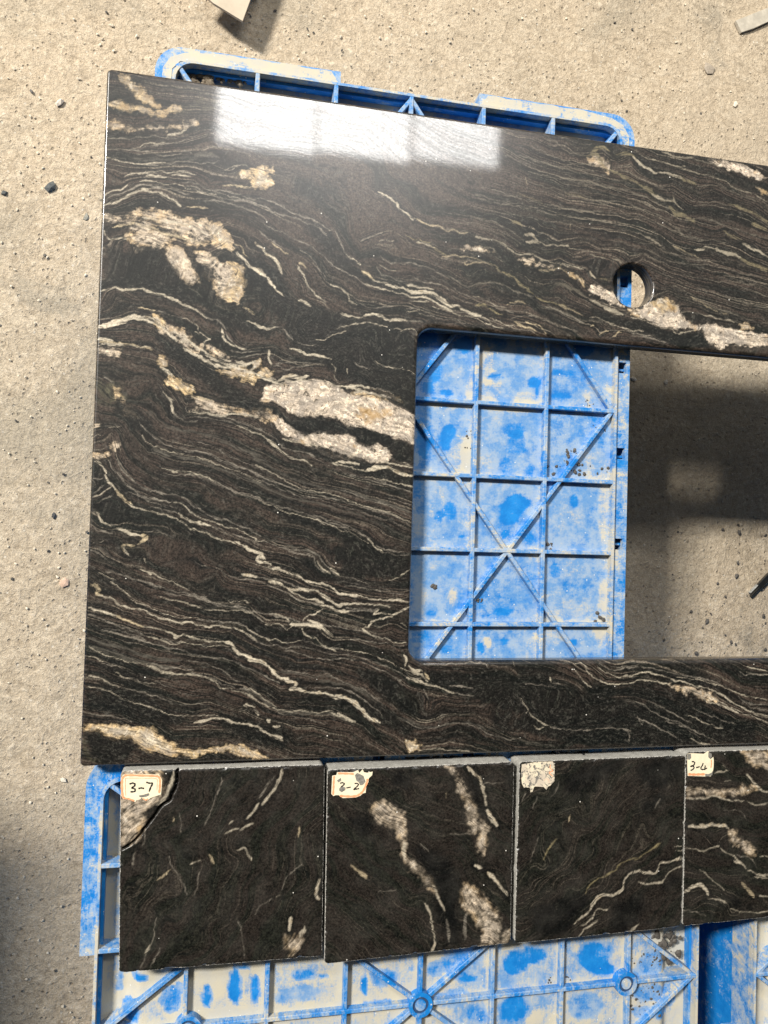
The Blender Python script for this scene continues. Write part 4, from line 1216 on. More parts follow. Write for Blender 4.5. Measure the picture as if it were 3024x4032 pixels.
def flow_field(xs, ys, items, seed, prior):
    """least squares stratigraphic coordinate that stays constant along the traced foliation"""
    nx, ny = len(xs), len(ys); hx = xs[1] - xs[0]; hy = ys[1] - ys[0]
    N = nx * ny; AtA = np.zeros((N, N)); Atb = np.zeros(N)
    def eq(ids, cs, b, w):
        ids = np.array(ids); cs = np.array(cs)
        AtA[np.ix_(ids, ids)] += w * np.outer(cs, cs); Atb[ids] += w * cs * b
    for j in range(ny):
        for i in range(nx):
            q = j * nx + i
            if 0 < i < nx - 1: eq([q - 1, q, q + 1], [1, -2, 1], 0, 0.02 / hx ** 2 * 0.05)
            if 0 < j < ny - 1: eq([q - nx, q, q + nx], [1, -2, 1], 0, 0.02 / hx ** 2 * 0.05)
            if i < nx - 1 and j < ny - 1:
                eq([q, q + 1], [-1 / hx, 1 / hx], prior[0], 0.01); eq([q, q + nx], [-1 / hy, 1 / hy], prior[1], 0.01)
    for k, w, P in items:
        if w == 0 or k not in 'gwGcyd' or len(P) < 3: continue
        Lp = smooth_line(P, 4)
        for a, b in zip(Lp[:-1], Lp[1:]):
            d = b - a; L = np.hypot(*d)
            if L < 1e-4: continue
            d = d / L
            if abs(d[0]) < 0.25: continue
            if d[0] < 0: d = -d
            m = (a + b) / 2; u = (m[0] - xs[0]) / hx; v = (m[1] - ys[0]) / hy
            i = int(np.floor(u)); j = int(np.floor(v))
            if i < 0 or j < 0 or i >= nx - 1 or j >= ny - 1: continue
            q = j * nx + i; ids = [q, q + 1, q + nx, q + nx + 1]
            gxv = np.array([-1, 1, -1, 1]) / (2 * hx); gyv = np.array([-1, -1, 1, 1]) / (2 * hy)
            wt = L / 0.004
            eq(ids, gxv * d[0] + gyv * d[1], 0, 2.0 * wt)
            eq(ids, -gxv * d[1] + gyv * d[0], 1, 0.25 * wt)
    S = np.linalg.solve(AtA + 1e-6 * np.eye(N), Atb)
    return S.reshape(ny, nx)

def bilin(xs, ys, S, X, Y):
    u = np.clip((X - xs[0]) / (xs[1] - xs[0]), 0, len(xs) - 1.001); v = np.clip((Y - ys[0]) / (ys[1] - ys[0]), 0, len(ys) - 1.001)
    i = u.astype(int); j = v.astype(int); a = u - i; b = v - j
    a = a * 1.0; b = b * 1.0
    return (S[j, i] * (1 - a) + S[j, i + 1] * a) * (1 - b) + (S[j + 1, i] * (1 - a) + S[j + 1, i + 1] * a) * b

def grid_mesh(name, X, Y, Z, keep, attrs, mat, parent, origin, smooth=True):
    ny, nx = X.shape
    idx = np.full(ny * nx, -1); used = np.zeros((ny, nx), bool)
    used[:-1, :-1] |= keep; used[1:, :-1] |= keep; used[:-1, 1:] |= keep; used[1:, 1:] |= keep
    uf = used.ravel(); idx[uf] = np.arange(uf.sum())
    jj, ii = np.nonzero(keep); q = jj * nx + ii
    faces = np.stack([idx[q], idx[q + 1], idx[q + nx + 1], idx[q + nx]], 1).astype(np.int32)
    V = np.stack([X.ravel()[uf] - origin[0], Y.ravel()[uf] - origin[1], Z.ravel()[uf] - origin[2]], 1).astype(np.float32)
    me = bpy.data.meshes.new(name)
    me.vertices.add(len(V)); me.vertices.foreach_set('co', V.ravel())
    me.loops.add(faces.size); me.loops.foreach_set('vertex_index', faces.ravel())
    me.polygons.add(len(faces)); me.polygons.foreach_set('loop_start', np.arange(0, faces.size, 4, dtype=np.int32))
    me.update(calc_edges=True); me.validate()
    me.polygons.foreach_set('use_smooth', [smooth] * len(me.polygons))
    for an, ar in attrs.items():
        if ar.ndim == 3:
            t = me.attributes.new(an, 'FLOAT_VECTOR', 'POINT'); t.data.foreach_set('vector', ar.reshape(-1, 3)[uf].astype(np.float32).ravel())
        else:
            t = me.attributes.new(an, 'FLOAT', 'POINT'); t.data.foreach_set('value', ar.ravel()[uf].astype(np.float32))
    me.materials.append(mat)
    o = bpy.data.objects.new(name, me); col.objects.link(o)
    if parent: o.parent = parent
    else: o.location = origin
    return o

# ---- the vanity top
SX0, SX1, SY0, SY1 = -0.0968, 0.867, -0.1838, 0.3525
CX0, CX1, CY0, CY1 = 0.1578, 0.612, -0.1062, 0.1722
HX, HY = at(2494, 1124, 0); HR = 0.0196
ST = 0.015
def sd_rr(X, Y, x0, x1, y0, y1, r):
    cx, cy, hx, hy = (x0 + x1) / 2, (y0 + y1) / 2, (x1 - x0) / 2, (y1 - y0) / 2
    qx = np.abs(X - cx) - hx + r; qy = np.abs(Y - cy) - hy + r
    return np.hypot(np.maximum(qx, 0), np.maximum(qy, 0)) + np.minimum(np.maximum(qx, qy), 0) - r
def sd_parts(X, Y):
    a = sd_rr(X, Y, SX0, SX1, SY0, SY1, 0.0035)
    b = -sd_rr(X, Y, CX0, CX1, CY0, CY1, 0.0125)
    c = HR - np.hypot(X - HX, Y - HY)
    return a, b, c
def sd_slab(X, Y): return np.maximum(np.maximum(*sd_parts(X, Y)[:2]), sd_parts(X, Y)[2])

hc = 0.00075
xs = np.concatenate([np.arange(SX0 - 0.002, 0.53, hc), np.arange(0.53, SX1 + 0.004, 0.0025)])
ys = np.arange(SY0 - 0.002, SY1 + 0.003, hc)
items = parse(SLAB)
C, A, K, Q, NR = paint(xs, ys, items, 11)
fxs = np.arange(-0.11, 0.60, 0.0135); fys = np.arange(-0.20, 0.37, 0.0135)
S = flow_field(fxs, fys, items, 3, (0.30, 1.0))
X, Y = np.meshgrid(xs, ys)
sX = bilin(fxs, fys, S, np.clip(X, -0.11, 0.585), Y) + np.maximum(X - 0.585, 0) * 0.3
calm = sstep(-0.02, 0.05, X) * sstep(0.24, 0.19, X) * sstep(0.185, 0.23, Y)
sX = sX + (fbm(X, Y, 0.018, 77, 3) - 0.5) * 0.0045
flow = np.stack([sX, X * 0.95 - Y * 0.25, np.zeros_like(X)], -1)
# how strongly the rock is laminated here (fine lines) : strong upper right, weak in the biotite rich parts
lam = 0.45 + 0.70 * sstep(0.16, 0.30, X) * sstep(0.16, 0.22, Y) + 0.45 * sstep(-0.02, 0.05, X) * sstep(0.05, -0.03, Y) * sstep(-0.16, -0.10, Y) \
    + 0.55 * sstep(0.06, -0.04, X) * sstep(0.18, 0.24, Y) + 0.3 * sstep(-0.05, -0.12, Y)
lam = np.clip(lam * (0.55 + 0.9 * fbm(X, Y, 0.05, 91)) * (1 - 0.65 * calm) + NR * 0.9, 0, 1.35) * (1 - 0.6 * K)
mute = 0.62 * sstep(0.12, 0.22, X) * sstep(0.17, 0.215, Y) * (1 - Q) * np.clip(0.35 + 1.3 * fbm(X, Y, 0.03, 17), 0, 1) + 0.35 * sstep(0.10, 0.0, X) * sstep(0.27, 0.33, Y)
bl0 = None
dkm = sstep(0.16, 0.05, Y) * 0.45 + 0.4 * sstep(0.15, 0.22, X) * sstep(-0.10, -0.12, Y)
bl = np.clip((fbm(sX * 3.0, X, 0.030, 55, 3) - 0.50) * 5.0, 0, 1) * dkm
K = np.maximum(K, bl)
sd = sd_slab(X, Y)
g = 1e-5
gx = (sd_slab(X + g, Y) - sd_slab(X - g, Y)) / (2 * g); gy = (sd_slab(X, Y + g) - sd_slab(X, Y - g)) / (2 * g)
xm = (xs[1:] + xs[:-1]) / 2; ym = (ys[1:] + ys[:-1]) / 2
XM, YM = np.meshgrid(xm, ym)
keep = sd_slab(XM, YM) < 0
used = np.zeros(X.shape, bool)
used[:-1, :-1] |= keep; used[1:, :-1] |= keep; used[:-1, 1:] |= keep; used[1:, 1:] |= keep
full_in = np.zeros(X.shape, int)
full_in[:-1, :-1] += keep; full_in[1:, :-1] += keep; full_in[:-1, 1:] += keep; full_in[1:, 1:] += keep
bnd = used & (full_in < 4)
mv = bnd | (used & (sd > 0))
PX = np.where(mv, X - gx * sd, X); PY = np.where(mv, Y - gy * sd, Y)
a_, b_, c_ = sd_parts(PX, PY)
def rnd(d, r):
    t = np.clip(1 - np.clip(-d, 0, r) / r, 0, 1); return r * (1 - np.sqrt(np.maximum(1 - t * t, 0)))
Z = -np.maximum(np.maximum(rnd(a_, 0.0016), rnd(b_, 0.0040)), rnd(c_, 0.0012))
slab = empty('vanity_top', (SX0, SY0, -ST), 'black granite vanity top with brown and cream veins, rectangular sink cutout and one tap hole', 'vanity top')
org = (SX0, SY0, -ST)
grid_mesh('stone_surface', PX, PY, Z, keep, {'vc': C, 'va': A, 'blk': K, 'cry': Q, 'flow': flow, 'lam': lam, 'mute': mute}, M_slab, slab, org)
# side walls and underside
def outline(x0, x1, y0, y1, r, n=10): return rrect((x1 - x0) / 2, (y1 - y0) / 2, r, (x0 + x1) / 2, (y0 + y1) / 2, n)
mb = MB()
o_out = outline(SX0, SX1, SY0, SY1, 0.0035); o_cut = outline(CX0, CX1, CY0, CY1, 0.0125, 14)
o_hole = [(HX + HR * math.cos(2 * math.pi * i / 64), HY + HR * math.sin(2 * math.pi * i / 64)) for i in range(64)]
def side(pts, ztop, flip):
    k = len(pts); v = []; f = []
    lv = [(ztop, 0), (-ST + 0.0012, 0), (-ST, 0.0012)]
    for z, off in lv:
        for i in range(k):
            a = Vector(pts[i - 1]); b = Vector(pts[(i + 1) % k]); d = (b - a).normalized(); nrm = Vector((d.y, -d.x)) * (1 if not flip else -1)
            v.append((pts[i][0] - nrm.x * off, pts[i][1] - nrm.y * off, z))
    for l in range(len(lv) - 1):
        for i in range(k):
            j = (i + 1) % k; q = (l * k + i, (l + 1) * k + i, (l + 1) * k + j, l * k + j)
            f.append(q if not flip else q[::-1])
    mb.add(v, f)
side(o_out, -0.00155, False); side(o_cut, -0.0039, True); side(o_hole, -0.00115, True)
e_ = mesh_obj('polished_edge', mb.v, mb.f, M_edge, slab, True, org)
mb = MB(); sh = 0.0012
flat = [outline(SX0 + sh, SX1 - sh, SY0 + sh, SY1 - sh, 0.003), outline(CX0 - sh, CX1 + sh, CY0 - sh, CY1 + sh, 0.0135, 14), [(HX + (HR + sh) * math.cos(2 * math.pi * i / 64), HY + (HR + sh) * math.sin(2 * math.pi * i / 64)) for i in range(64)]]
fl_ = [p for l in flat for p in l]; tri = tessellate_polygon([[Vector((p[0], p[1], 0)) for p in l] for l in flat])
mesh_obj('underside', [(p[0], p[1], -ST) for p in fl_], [tuple(t) for t in tri], M_sawn, slab, False, org)

# ---- sample tiles
TZ = 0.006; TT = 0.0208
def corner4(pts): return [at(a, b, TZ) for a, b in pts]
BACK = {}
def tile(key, quad, label, seed, parts=None, crack=None, gain=0.8):
    q = [np.array(p) for p in corner4(quad)]      # TL TR BR BL
    cen = sum(q) / 4
    root = empty('granite_sample_tile', (cen[0], cen[1], TZ - TT), label, 'stone tile', 'granite sample tiles laid in a row')
    items = parse(TILES[key])
    nx = int(np.linalg.norm(q[1] - q[0]) / 0.0008); ny = int(np.linalg.norm(q[3] - q[0]) / 0.0008)
    u, v = np.meshgrid(np.linspace(0, 1, nx), np.linspace(0, 1, ny))
    # rounded, slightly chipped corners: pull grid in near the corners
    TL, TR, BR, BL = q
    w_, h_ = np.linalg.norm(q[1] - q[0]), np.linalg.norm(q[3] - q[0])
    def pos(u, v): return [(TL[k] * (1 - u) + TR[k] * u) * (1 - v) + (BL[k] * (1 - u) + BR[k] * u) * v for k in (0, 1)]
    r = 0.0035
    cxp = np.clip(u * w_, r, w_ - r); cyp = np.clip(v * h_, r, h_ - r)
    dx = u * w_ - cxp; dy = v * h_ - cyp; dd = np.maximum(np.abs(dx), np.abs(dy)); ln = np.hypot(dx, dy) + 1e-9
    un = (cxp + dx / ln * dd) / w_; vn = (cyp + dy / ln * dd) / h_
    X, Y = pos(un, vn)
    x0, x1, y0, y1 = X.min() - 0.002, X.max() + 0.002, Y.min() - 0.002, Y.max() + 0.002
    axx = np.arange(x0, x1, 0.0007); axy = np.arange(y0, y1, 0.0007)
    C, A, K, Q, NR = paint(axx, axy, items, seed, gain, 1.7)
    def samp(Fd): return bilin(axx, axy, Fd, X, Y)
    Cs = np.stack([samp(C[..., k]) for k in range(3)], -1); As = samp(A); Ks = samp(K); Qs = samp(Q)
    ed = np.minimum(np.minimum(un, 1 - un) * w_, np.minimum(vn, 1 - vn) * h_)
    edge = np.clip(1 - ed / 0.0024, 0, 1)
    ang = {'1': 1.1, '2': -0.6, '3': 0.7, '4': -0.25}[key]
    s = -X * math.sin(ang) + Y * math.cos(ang) + (fbm(X, Y, 0.04, seed + 60) - 0.5) * 0.04
    t = X * math.cos(ang) + Y * math.sin(ang)
    flow = np.stack([s, t, np.zeros_like(s)], -1)
    lam = np.clip((fbm(X, Y, 0.04, seed + 70) - 0.35) * (0.8 if key != '4' else 1.6), 0, 0.9)
    Zt = np.full(X.shape, TZ) + (fbm(X, Y, 0.012, seed + 80) - 0.5) * 0.0003
    chip = vnoise(X, Y, 0.0035, seed + 90)
    Zt -= np.clip(1 - ed / 0.0012, 0, 1) * 0.0006 + np.clip(1 - ed / 0.0022, 0, 1) * np.clip(chip - 0.62, 0, 1) * 0.005
    if crack is not None:
        cp = smooth_line(np.array([at(a, b, TZ) for a, b in crack]), 4)
        wxx = X + (vnoise(X, Y, 0.005, 5) - 0.5) * 0.0016; best = np.full(X.shape, 9.0)
        for a, b in zip(cp[:-1], cp[1:]):
            d = b - a; L = np.hypot(*d); d = d / L
            tt = np.clip((wxx - a[0]) * d[0] + (Y - a[1]) * d[1], 0, L)
            best = np.minimum(best, np.hypot(wxx - a[0] - d[0] * tt, Y - a[1] - d[1] * tt))
        cm = sstep(0.0010, 0.0003, best); Zt -= cm * 0.006; Ks = np.maximum(Ks, cm); As = As * (1 - cm)
        edge = np.maximum(edge * (1 - cm), sstep(0.0019, 0.0011, best) * (1 - cm) * 0.62 * (vnoise(X, Y, 0.004, 8) > 0.5))
    Xf = X[::-1]; Yf = Y[::-1]
    fl = lambda a: a[::-1]
    grid_mesh('stone_face', Xf, Yf, fl(Zt), np.ones((ny - 1, nx - 1), bool), {'vc': fl(Cs), 'va': fl(As), 'blk': fl(Ks), 'cry': fl(Qs), 'flow': fl(flow), 'lam': fl(lam), 'edge': fl(edge)}, M_tile, root, (cen[0], cen[1], TZ - TT))
    # sawn sides following the rim of the face
    ring = [(0, i) for i in range(nx)] + [(j, nx - 1) for j in range(1, ny)] + [(ny - 1, i) for i in range(nx - 2, -1, -1)] + [(j, 0) for j in range(ny - 2, 0, -1)]
    pv = [(X[j, i] - cen[0], Y[j, i] - cen[1], Zt[j, i] - (TZ - TT)) for j, i in ring]
    k = len(pv)
    low = []
    for n_, p in enumerate(pv):
        d = math.hypot(p[0], p[1]); o = -0.0002 + 0.0004 * math.sin(n_ * 0.05)
        low.append((p[0] * (1 + o / d), p[1] * (1 + o / d), 0.0))
    fs = [(i, (i + 1) % k, k + (i + 1) % k, k + i) for i in range(k)] + [tuple(range(k, 2 * k))]
    me_o = mesh_obj('sawn_side', pv + low, fs, M_sawn, root)
    BACK[key] = (q[0], q[1])
    return root, cen

def ribbon(mb, pts, w, z, th=0.00012):
    P = smooth_line(np.array(pts), 6); k = len(P); vs = []; fs = []
    for i in range(k):
        a = P[max(i - 1, 0)]; b = P[min(i + 1, k - 1)]; d = (b - a) / (np.hypot(*(b - a)) + 1e-9); nn = np.array([-d[1], d[0]])
        ww = w / 2 * (0.9 + 0.2 * math.sin(i * 1.3)); e = 0.75 if i in (0, k - 1) else 1
        l = P[i] + nn * ww * e; r_ = P[i] - nn * ww * e
        vs += [(l[0], l[1], z + th), (r_[0], r_[1], z + th), (l[0], l[1], z), (r_[0], r_[1], z)]
    for i in range(k - 1):
        q = i * 4; fs += [(q, q + 1, q + 5, q + 4), (q, q + 4, q + 6, q + 2), (q + 1, q + 3, q + 7, q + 5)]
    fs += [(0, 2, 3, 1), ((k - 1) * 4, (k - 1) * 4 + 1, (k - 1) * 4 + 3, (k - 1) * 4 + 2)]
    mb.add(vs, fs)

M_paper = plain('aged label paper', (0.70, 0.62, 0.45), 0.75, var=0.06, scale=180)
M_orange = plain('faded orange print', (0.68, 0.30, 0.15), 0.75, var=0.12, scale=260)
M_scrap = plain('rubbed grey paper', (0.17, 0.16, 0.14), 0.85, var=0.35, scale=500)

def worn_paper():
    n = NT('rubbed off label')
    a = n.noise(230, 5, 0.7, dist=1.0); b = n.noise(90, 3)
    c = n.mix(n.map(b, 0.4, 0.6), (0.66, 0.58, 0.43), (0.50, 0.43, 0.34))
    c = n.mix(n.map(a, 0.50, 0.57), c, (0.15, 0.14, 0.125))
    c = n.mix(n.map(a, 0.40, 0.33, 0, 0.5), c, (0.62, 0.36, 0.24))
    return n.set(col=c, rough=0.85, spec=0.3)
M_worn = worn_paper()
def px_local(win, pts, cen, z):
    ox, oy, s = win
    return [tuple(np.array(at(ox + a / s, oy + b / s, z)) - cen) for a, b in pts]
def sticker(root, cen, win, paper, bands, strokes, sw, label, gouges=(), pm=None):
    zb = TT + 0.00045
    mb = MB(); P = px_local(win, paper, cen, TZ)
    if sum(P[i - 1][0] * P[i][1] - P[i][0] * P[i - 1][1] for i in range(len(P))) < 0: P = P[::-1]
    mb.prism(P, [], zb - 0.0003, zb)
    st = mb.build('paper_label', pm or M_paper, root); st['label'] = label
    if bands:
        mb = MB()
        for w, pts in bands: ribbon(mb, px_local(win, pts, cen, TZ), w, zb + 0.00004, 0.00006)
        mb.build('printed_border', M_orange, st)
    if strokes:
        mb = MB()
        for pts in strokes: ribbon(mb, px_local(win, pts, cen, TZ), sw, zb + 0.00014)
        mb.build('handwritten_digits', M_ink, st)
    if gouges:
        mb = MB()
        for pts in gouges:
            g_ = px_local(win, pts, cen, TZ)
            if sum(g_[i - 1][0] * g_[i][1] - g_[i][0] * g_[i - 1][1] for i in range(len(g_))) < 0: g_ = g_[::-1]
            mb.prism(g_, [], zb + 0.00005, zb + 0.0002)
        mb.build('worn_patch', M_scrap, st)
    return st

t1, c1 = tile('1', [(475, 3037), (1278, 3011), (1268, 3765), (468, 3832)], 'black granite tile with a cracked off pale corner, leftmost in the row of sample tiles', 201,
              crack=[(705, 3016), (697, 3060), (684, 3110), (665, 3150), (640, 3170), (610, 3205), (585, 3240), (550, 3285), (520, 3318), (485, 3340), (466, 3350)])
t2, c2 = tile('2', [(1290, 3032), (2025, 3001), (2010, 3714), (1278, 3797)], 'black granite tile with broad white veins beside the cracked tile', 202)
t3, c3 = tile('3', [(2047, 3000), (2700, 2975), (2684, 3650), (2027, 3716)], 'black granite tile with a rubbed off white label and two thin cream veins', 203)
t4, c4 = tile('4', [(2703, 2962), (3355, 2940), (3325, 3580), (2689, 3648)], 'black granite tile with wavy cream veins, last on the right of the tile row', 204)

sticker(t1, c1, (460, 2990, 2.8), [(50, 200), (70, 170), (110, 158), (300, 162), (420, 165), (465, 165), (485, 195), (500, 230), (495, 300), (488, 385), (440, 400), (370, 425), (340, 450), (300, 440), (275, 420), (255, 440), (215, 450), (205, 470), (180, 455), (120, 440), (70, 435), (52, 400), (42, 300)],
        [(0.0017, [(75, 425), (62, 380), (58, 300), (60, 220), (90, 178), (150, 172), (300, 178), (420, 182), (462, 190), (476, 230), (474, 300), (468, 370)]), (0.0013, [(75, 425), (130, 432), (195, 455)]), (0.0010, [(290, 430), (320, 445), (345, 432)]), (0.0004, [(100, 400), (95, 300), (97, 220), (115, 205), (300, 205), (430, 210), (445, 240), (442, 340)])],
        [[(140, 268), (175, 258), (200, 270), (190, 295), (165, 310), (200, 325), (195, 350), (150, 355)], [(238, 318), (270, 312), (300, 318)], [(325, 248), (355, 258), (392, 262), (375, 300), (355, 352)]],
        0.0012, 'cream label with a faded orange border reading 3-7', [[(245, 395), (300, 385), (350, 370), (360, 390), (320, 410), (270, 415), (250, 410)]])
sticker(t2, c2, (1280, 3010, 4.327), [(120, 190), (190, 180), (205, 130), (480, 130), (560, 95), (585, 140), (640, 80), (660, 130), (720, 140), (810, 120), (800, 180), (745, 230), (735, 300), (700, 360), (690, 480), (640, 490), (600, 530), (520, 560), (300, 570), (230, 520), (180, 520), (140, 535), (105, 500)],
        [(0.0016, [(155, 195), (145, 300), (142, 400), (135, 515)]), (0.0015, [(215, 150), (350, 152), (490, 160)]), (0.0018, [(250, 530), (380, 540), (520, 535), (590, 500), (650, 440), (700, 330), (725, 240)])],
        [[(255, 318), (290, 305), (325, 325), (300, 355), (262, 385)], [(360, 395), (400, 388), (432, 380)], [(500, 320), (540, 318), (565, 340), (530, 380), (485, 420), (530, 415), (575, 405)]],
        0.0010, 'torn cream label with an orange border and the worn writing 2-2', [[(200, 270), (265, 225), (270, 270), (225, 300)], [(505, 180), (545, 140), (590, 160), (650, 190), (685, 290), (640, 340), (600, 350), (570, 300), (530, 270)], [(240, 400), (290, 365), (345, 390), (340, 430), (280, 470), (240, 440)]])
sticker(t3, c3, (2020, 2930, 4.76), [(160, 380), (320, 350), (480, 330), (660, 325), (740, 320), (775, 390), (775, 620), (770, 690), (700, 770), (650, 800), (620, 850), (570, 800), (440, 790), (390, 800), (360, 890), (325, 900), (315, 810), (200, 810), (165, 740), (150, 600)],
        [(0.0008, [(700, 380), (690, 440), (740, 500), (670, 530), (740, 600)])], [], 0.001, 'rubbed off white label with no writing left',
        pm=M_worn)
sticker(t4, c4, (2680, 2940, 5.95), [(150, 160), (250, 150), (540, 165), (630, 100), (660, 110), (640, 240), (700, 290), (760, 240), (770, 330), (765, 470), (745, 600), (700, 690), (560, 695), (160, 680), (150, 400)],
        [(0.0022, [(170, 640), (300, 648), (430, 645), (560, 640)]), (0.0012, [(710, 300), (715, 400), (700, 490)]), (0.0012, [(180, 190), (180, 300)])],
        [[(250, 345), (290, 345), (320, 375), (290, 430), (222, 455), (290, 455), (300, 500), (260, 535), (220, 550)], [(352, 485), (395, 475), (435, 460)], [(518, 378), (500, 430), (465, 490), (480, 525), (540, 525), (610, 495)], [(568, 435), (560, 480), (552, 540)]],
        0.0012, 'cream label with an orange lower border reading 3-4', [[(640, 120), (720, 160), (720, 230), (690, 290), (640, 240)], [(565, 630), (640, 640), (720, 600), (745, 560), (730, 660), (640, 690), (570, 690)], [(150, 160), (235, 165), (235, 260), (200, 300), (150, 290)]])

# marker scribbles on the sawn back faces
def side_marks(root, cen, win, strokes, key):
    TLq, TRq = BACK[key]
    for pts in strokes:
        mb = MB()
        W3 = []
        for a, b in pts:
            px = win[0] + a / win[2]; py = win[1] + b / win[2]
            W3.append((px, py))
        # map to the back face: x from the pixel, height from how far down the band it sits
        P = []
        for px, py in W3:
            d = R @ np.array([px - 1512, -(py - 2016), -F]); yb = TLq[1]
            t = yb / d[1]; sl = (TRq[1] - TLq[1]) / (TRq[0] - TLq[0])
            t = (TLq[1] - sl * TLq[0]) / (d[1] - sl * d[0]); P.append((d[0] * t - cen[0], H + d[2] * t - (TZ - TT), d[1] * t))
        yb = P[0][2]; P = smooth_line(np.array(P)[:, :2], 3); w = 0.0007; k = len(P); vs = []; fs = []
        yy = yb + 0.0006 - cen[1]
        for i in range(k):
            a = P[max(i - 1, 0)]; b = P[min(i + 1, k - 1)]; d = (b - a) / (np.hypot(*(b - a)) + 1e-9); n_ = np.array([-d[1], d[0]]) * w
            for q in (P[i] + n_, P[i] - n_): vs += [(q[0], yy, q[1]), (q[0], yy - 0.0012, q[1])]
        for i in range(k - 1):
            q = i * 4; fs += [(q, q + 2, q + 6, q + 4), (q + 1, q + 5, q + 7, q + 3), (q, q + 4, q + 5, q + 1), (q + 2, q + 3, q + 7, q + 6)]
        mb.add(vs, fs)
        mb.build('marker_stroke', M_ink, root)
side_marks(t2, c2, (1560, 2960, 1.983), [[(70, 45), (105, 50), (140, 45)], [(165, 55), (205, 45), (260, 42)], [(285, 42), (335, 35)], [(365, 32), (400, 52), (440, 48), (420, 35), (490, 42)], [(595, 25), (610, 38)], [(625, 20), (640, 32), (685, 28)]], '2')
side_marks(t3, c3, (2120, 2930, 2.505), [[(95, 85), (115, 100), (150, 95), (140, 82), (190, 102)], [(230, 85), (255, 88), (285, 82)], [(355, 90), (378, 88)], [(395, 75), (425, 82), (452, 108)], [(430, 78), (470, 80), (485, 70)], [(810, 75), (830, 65)]], '3')

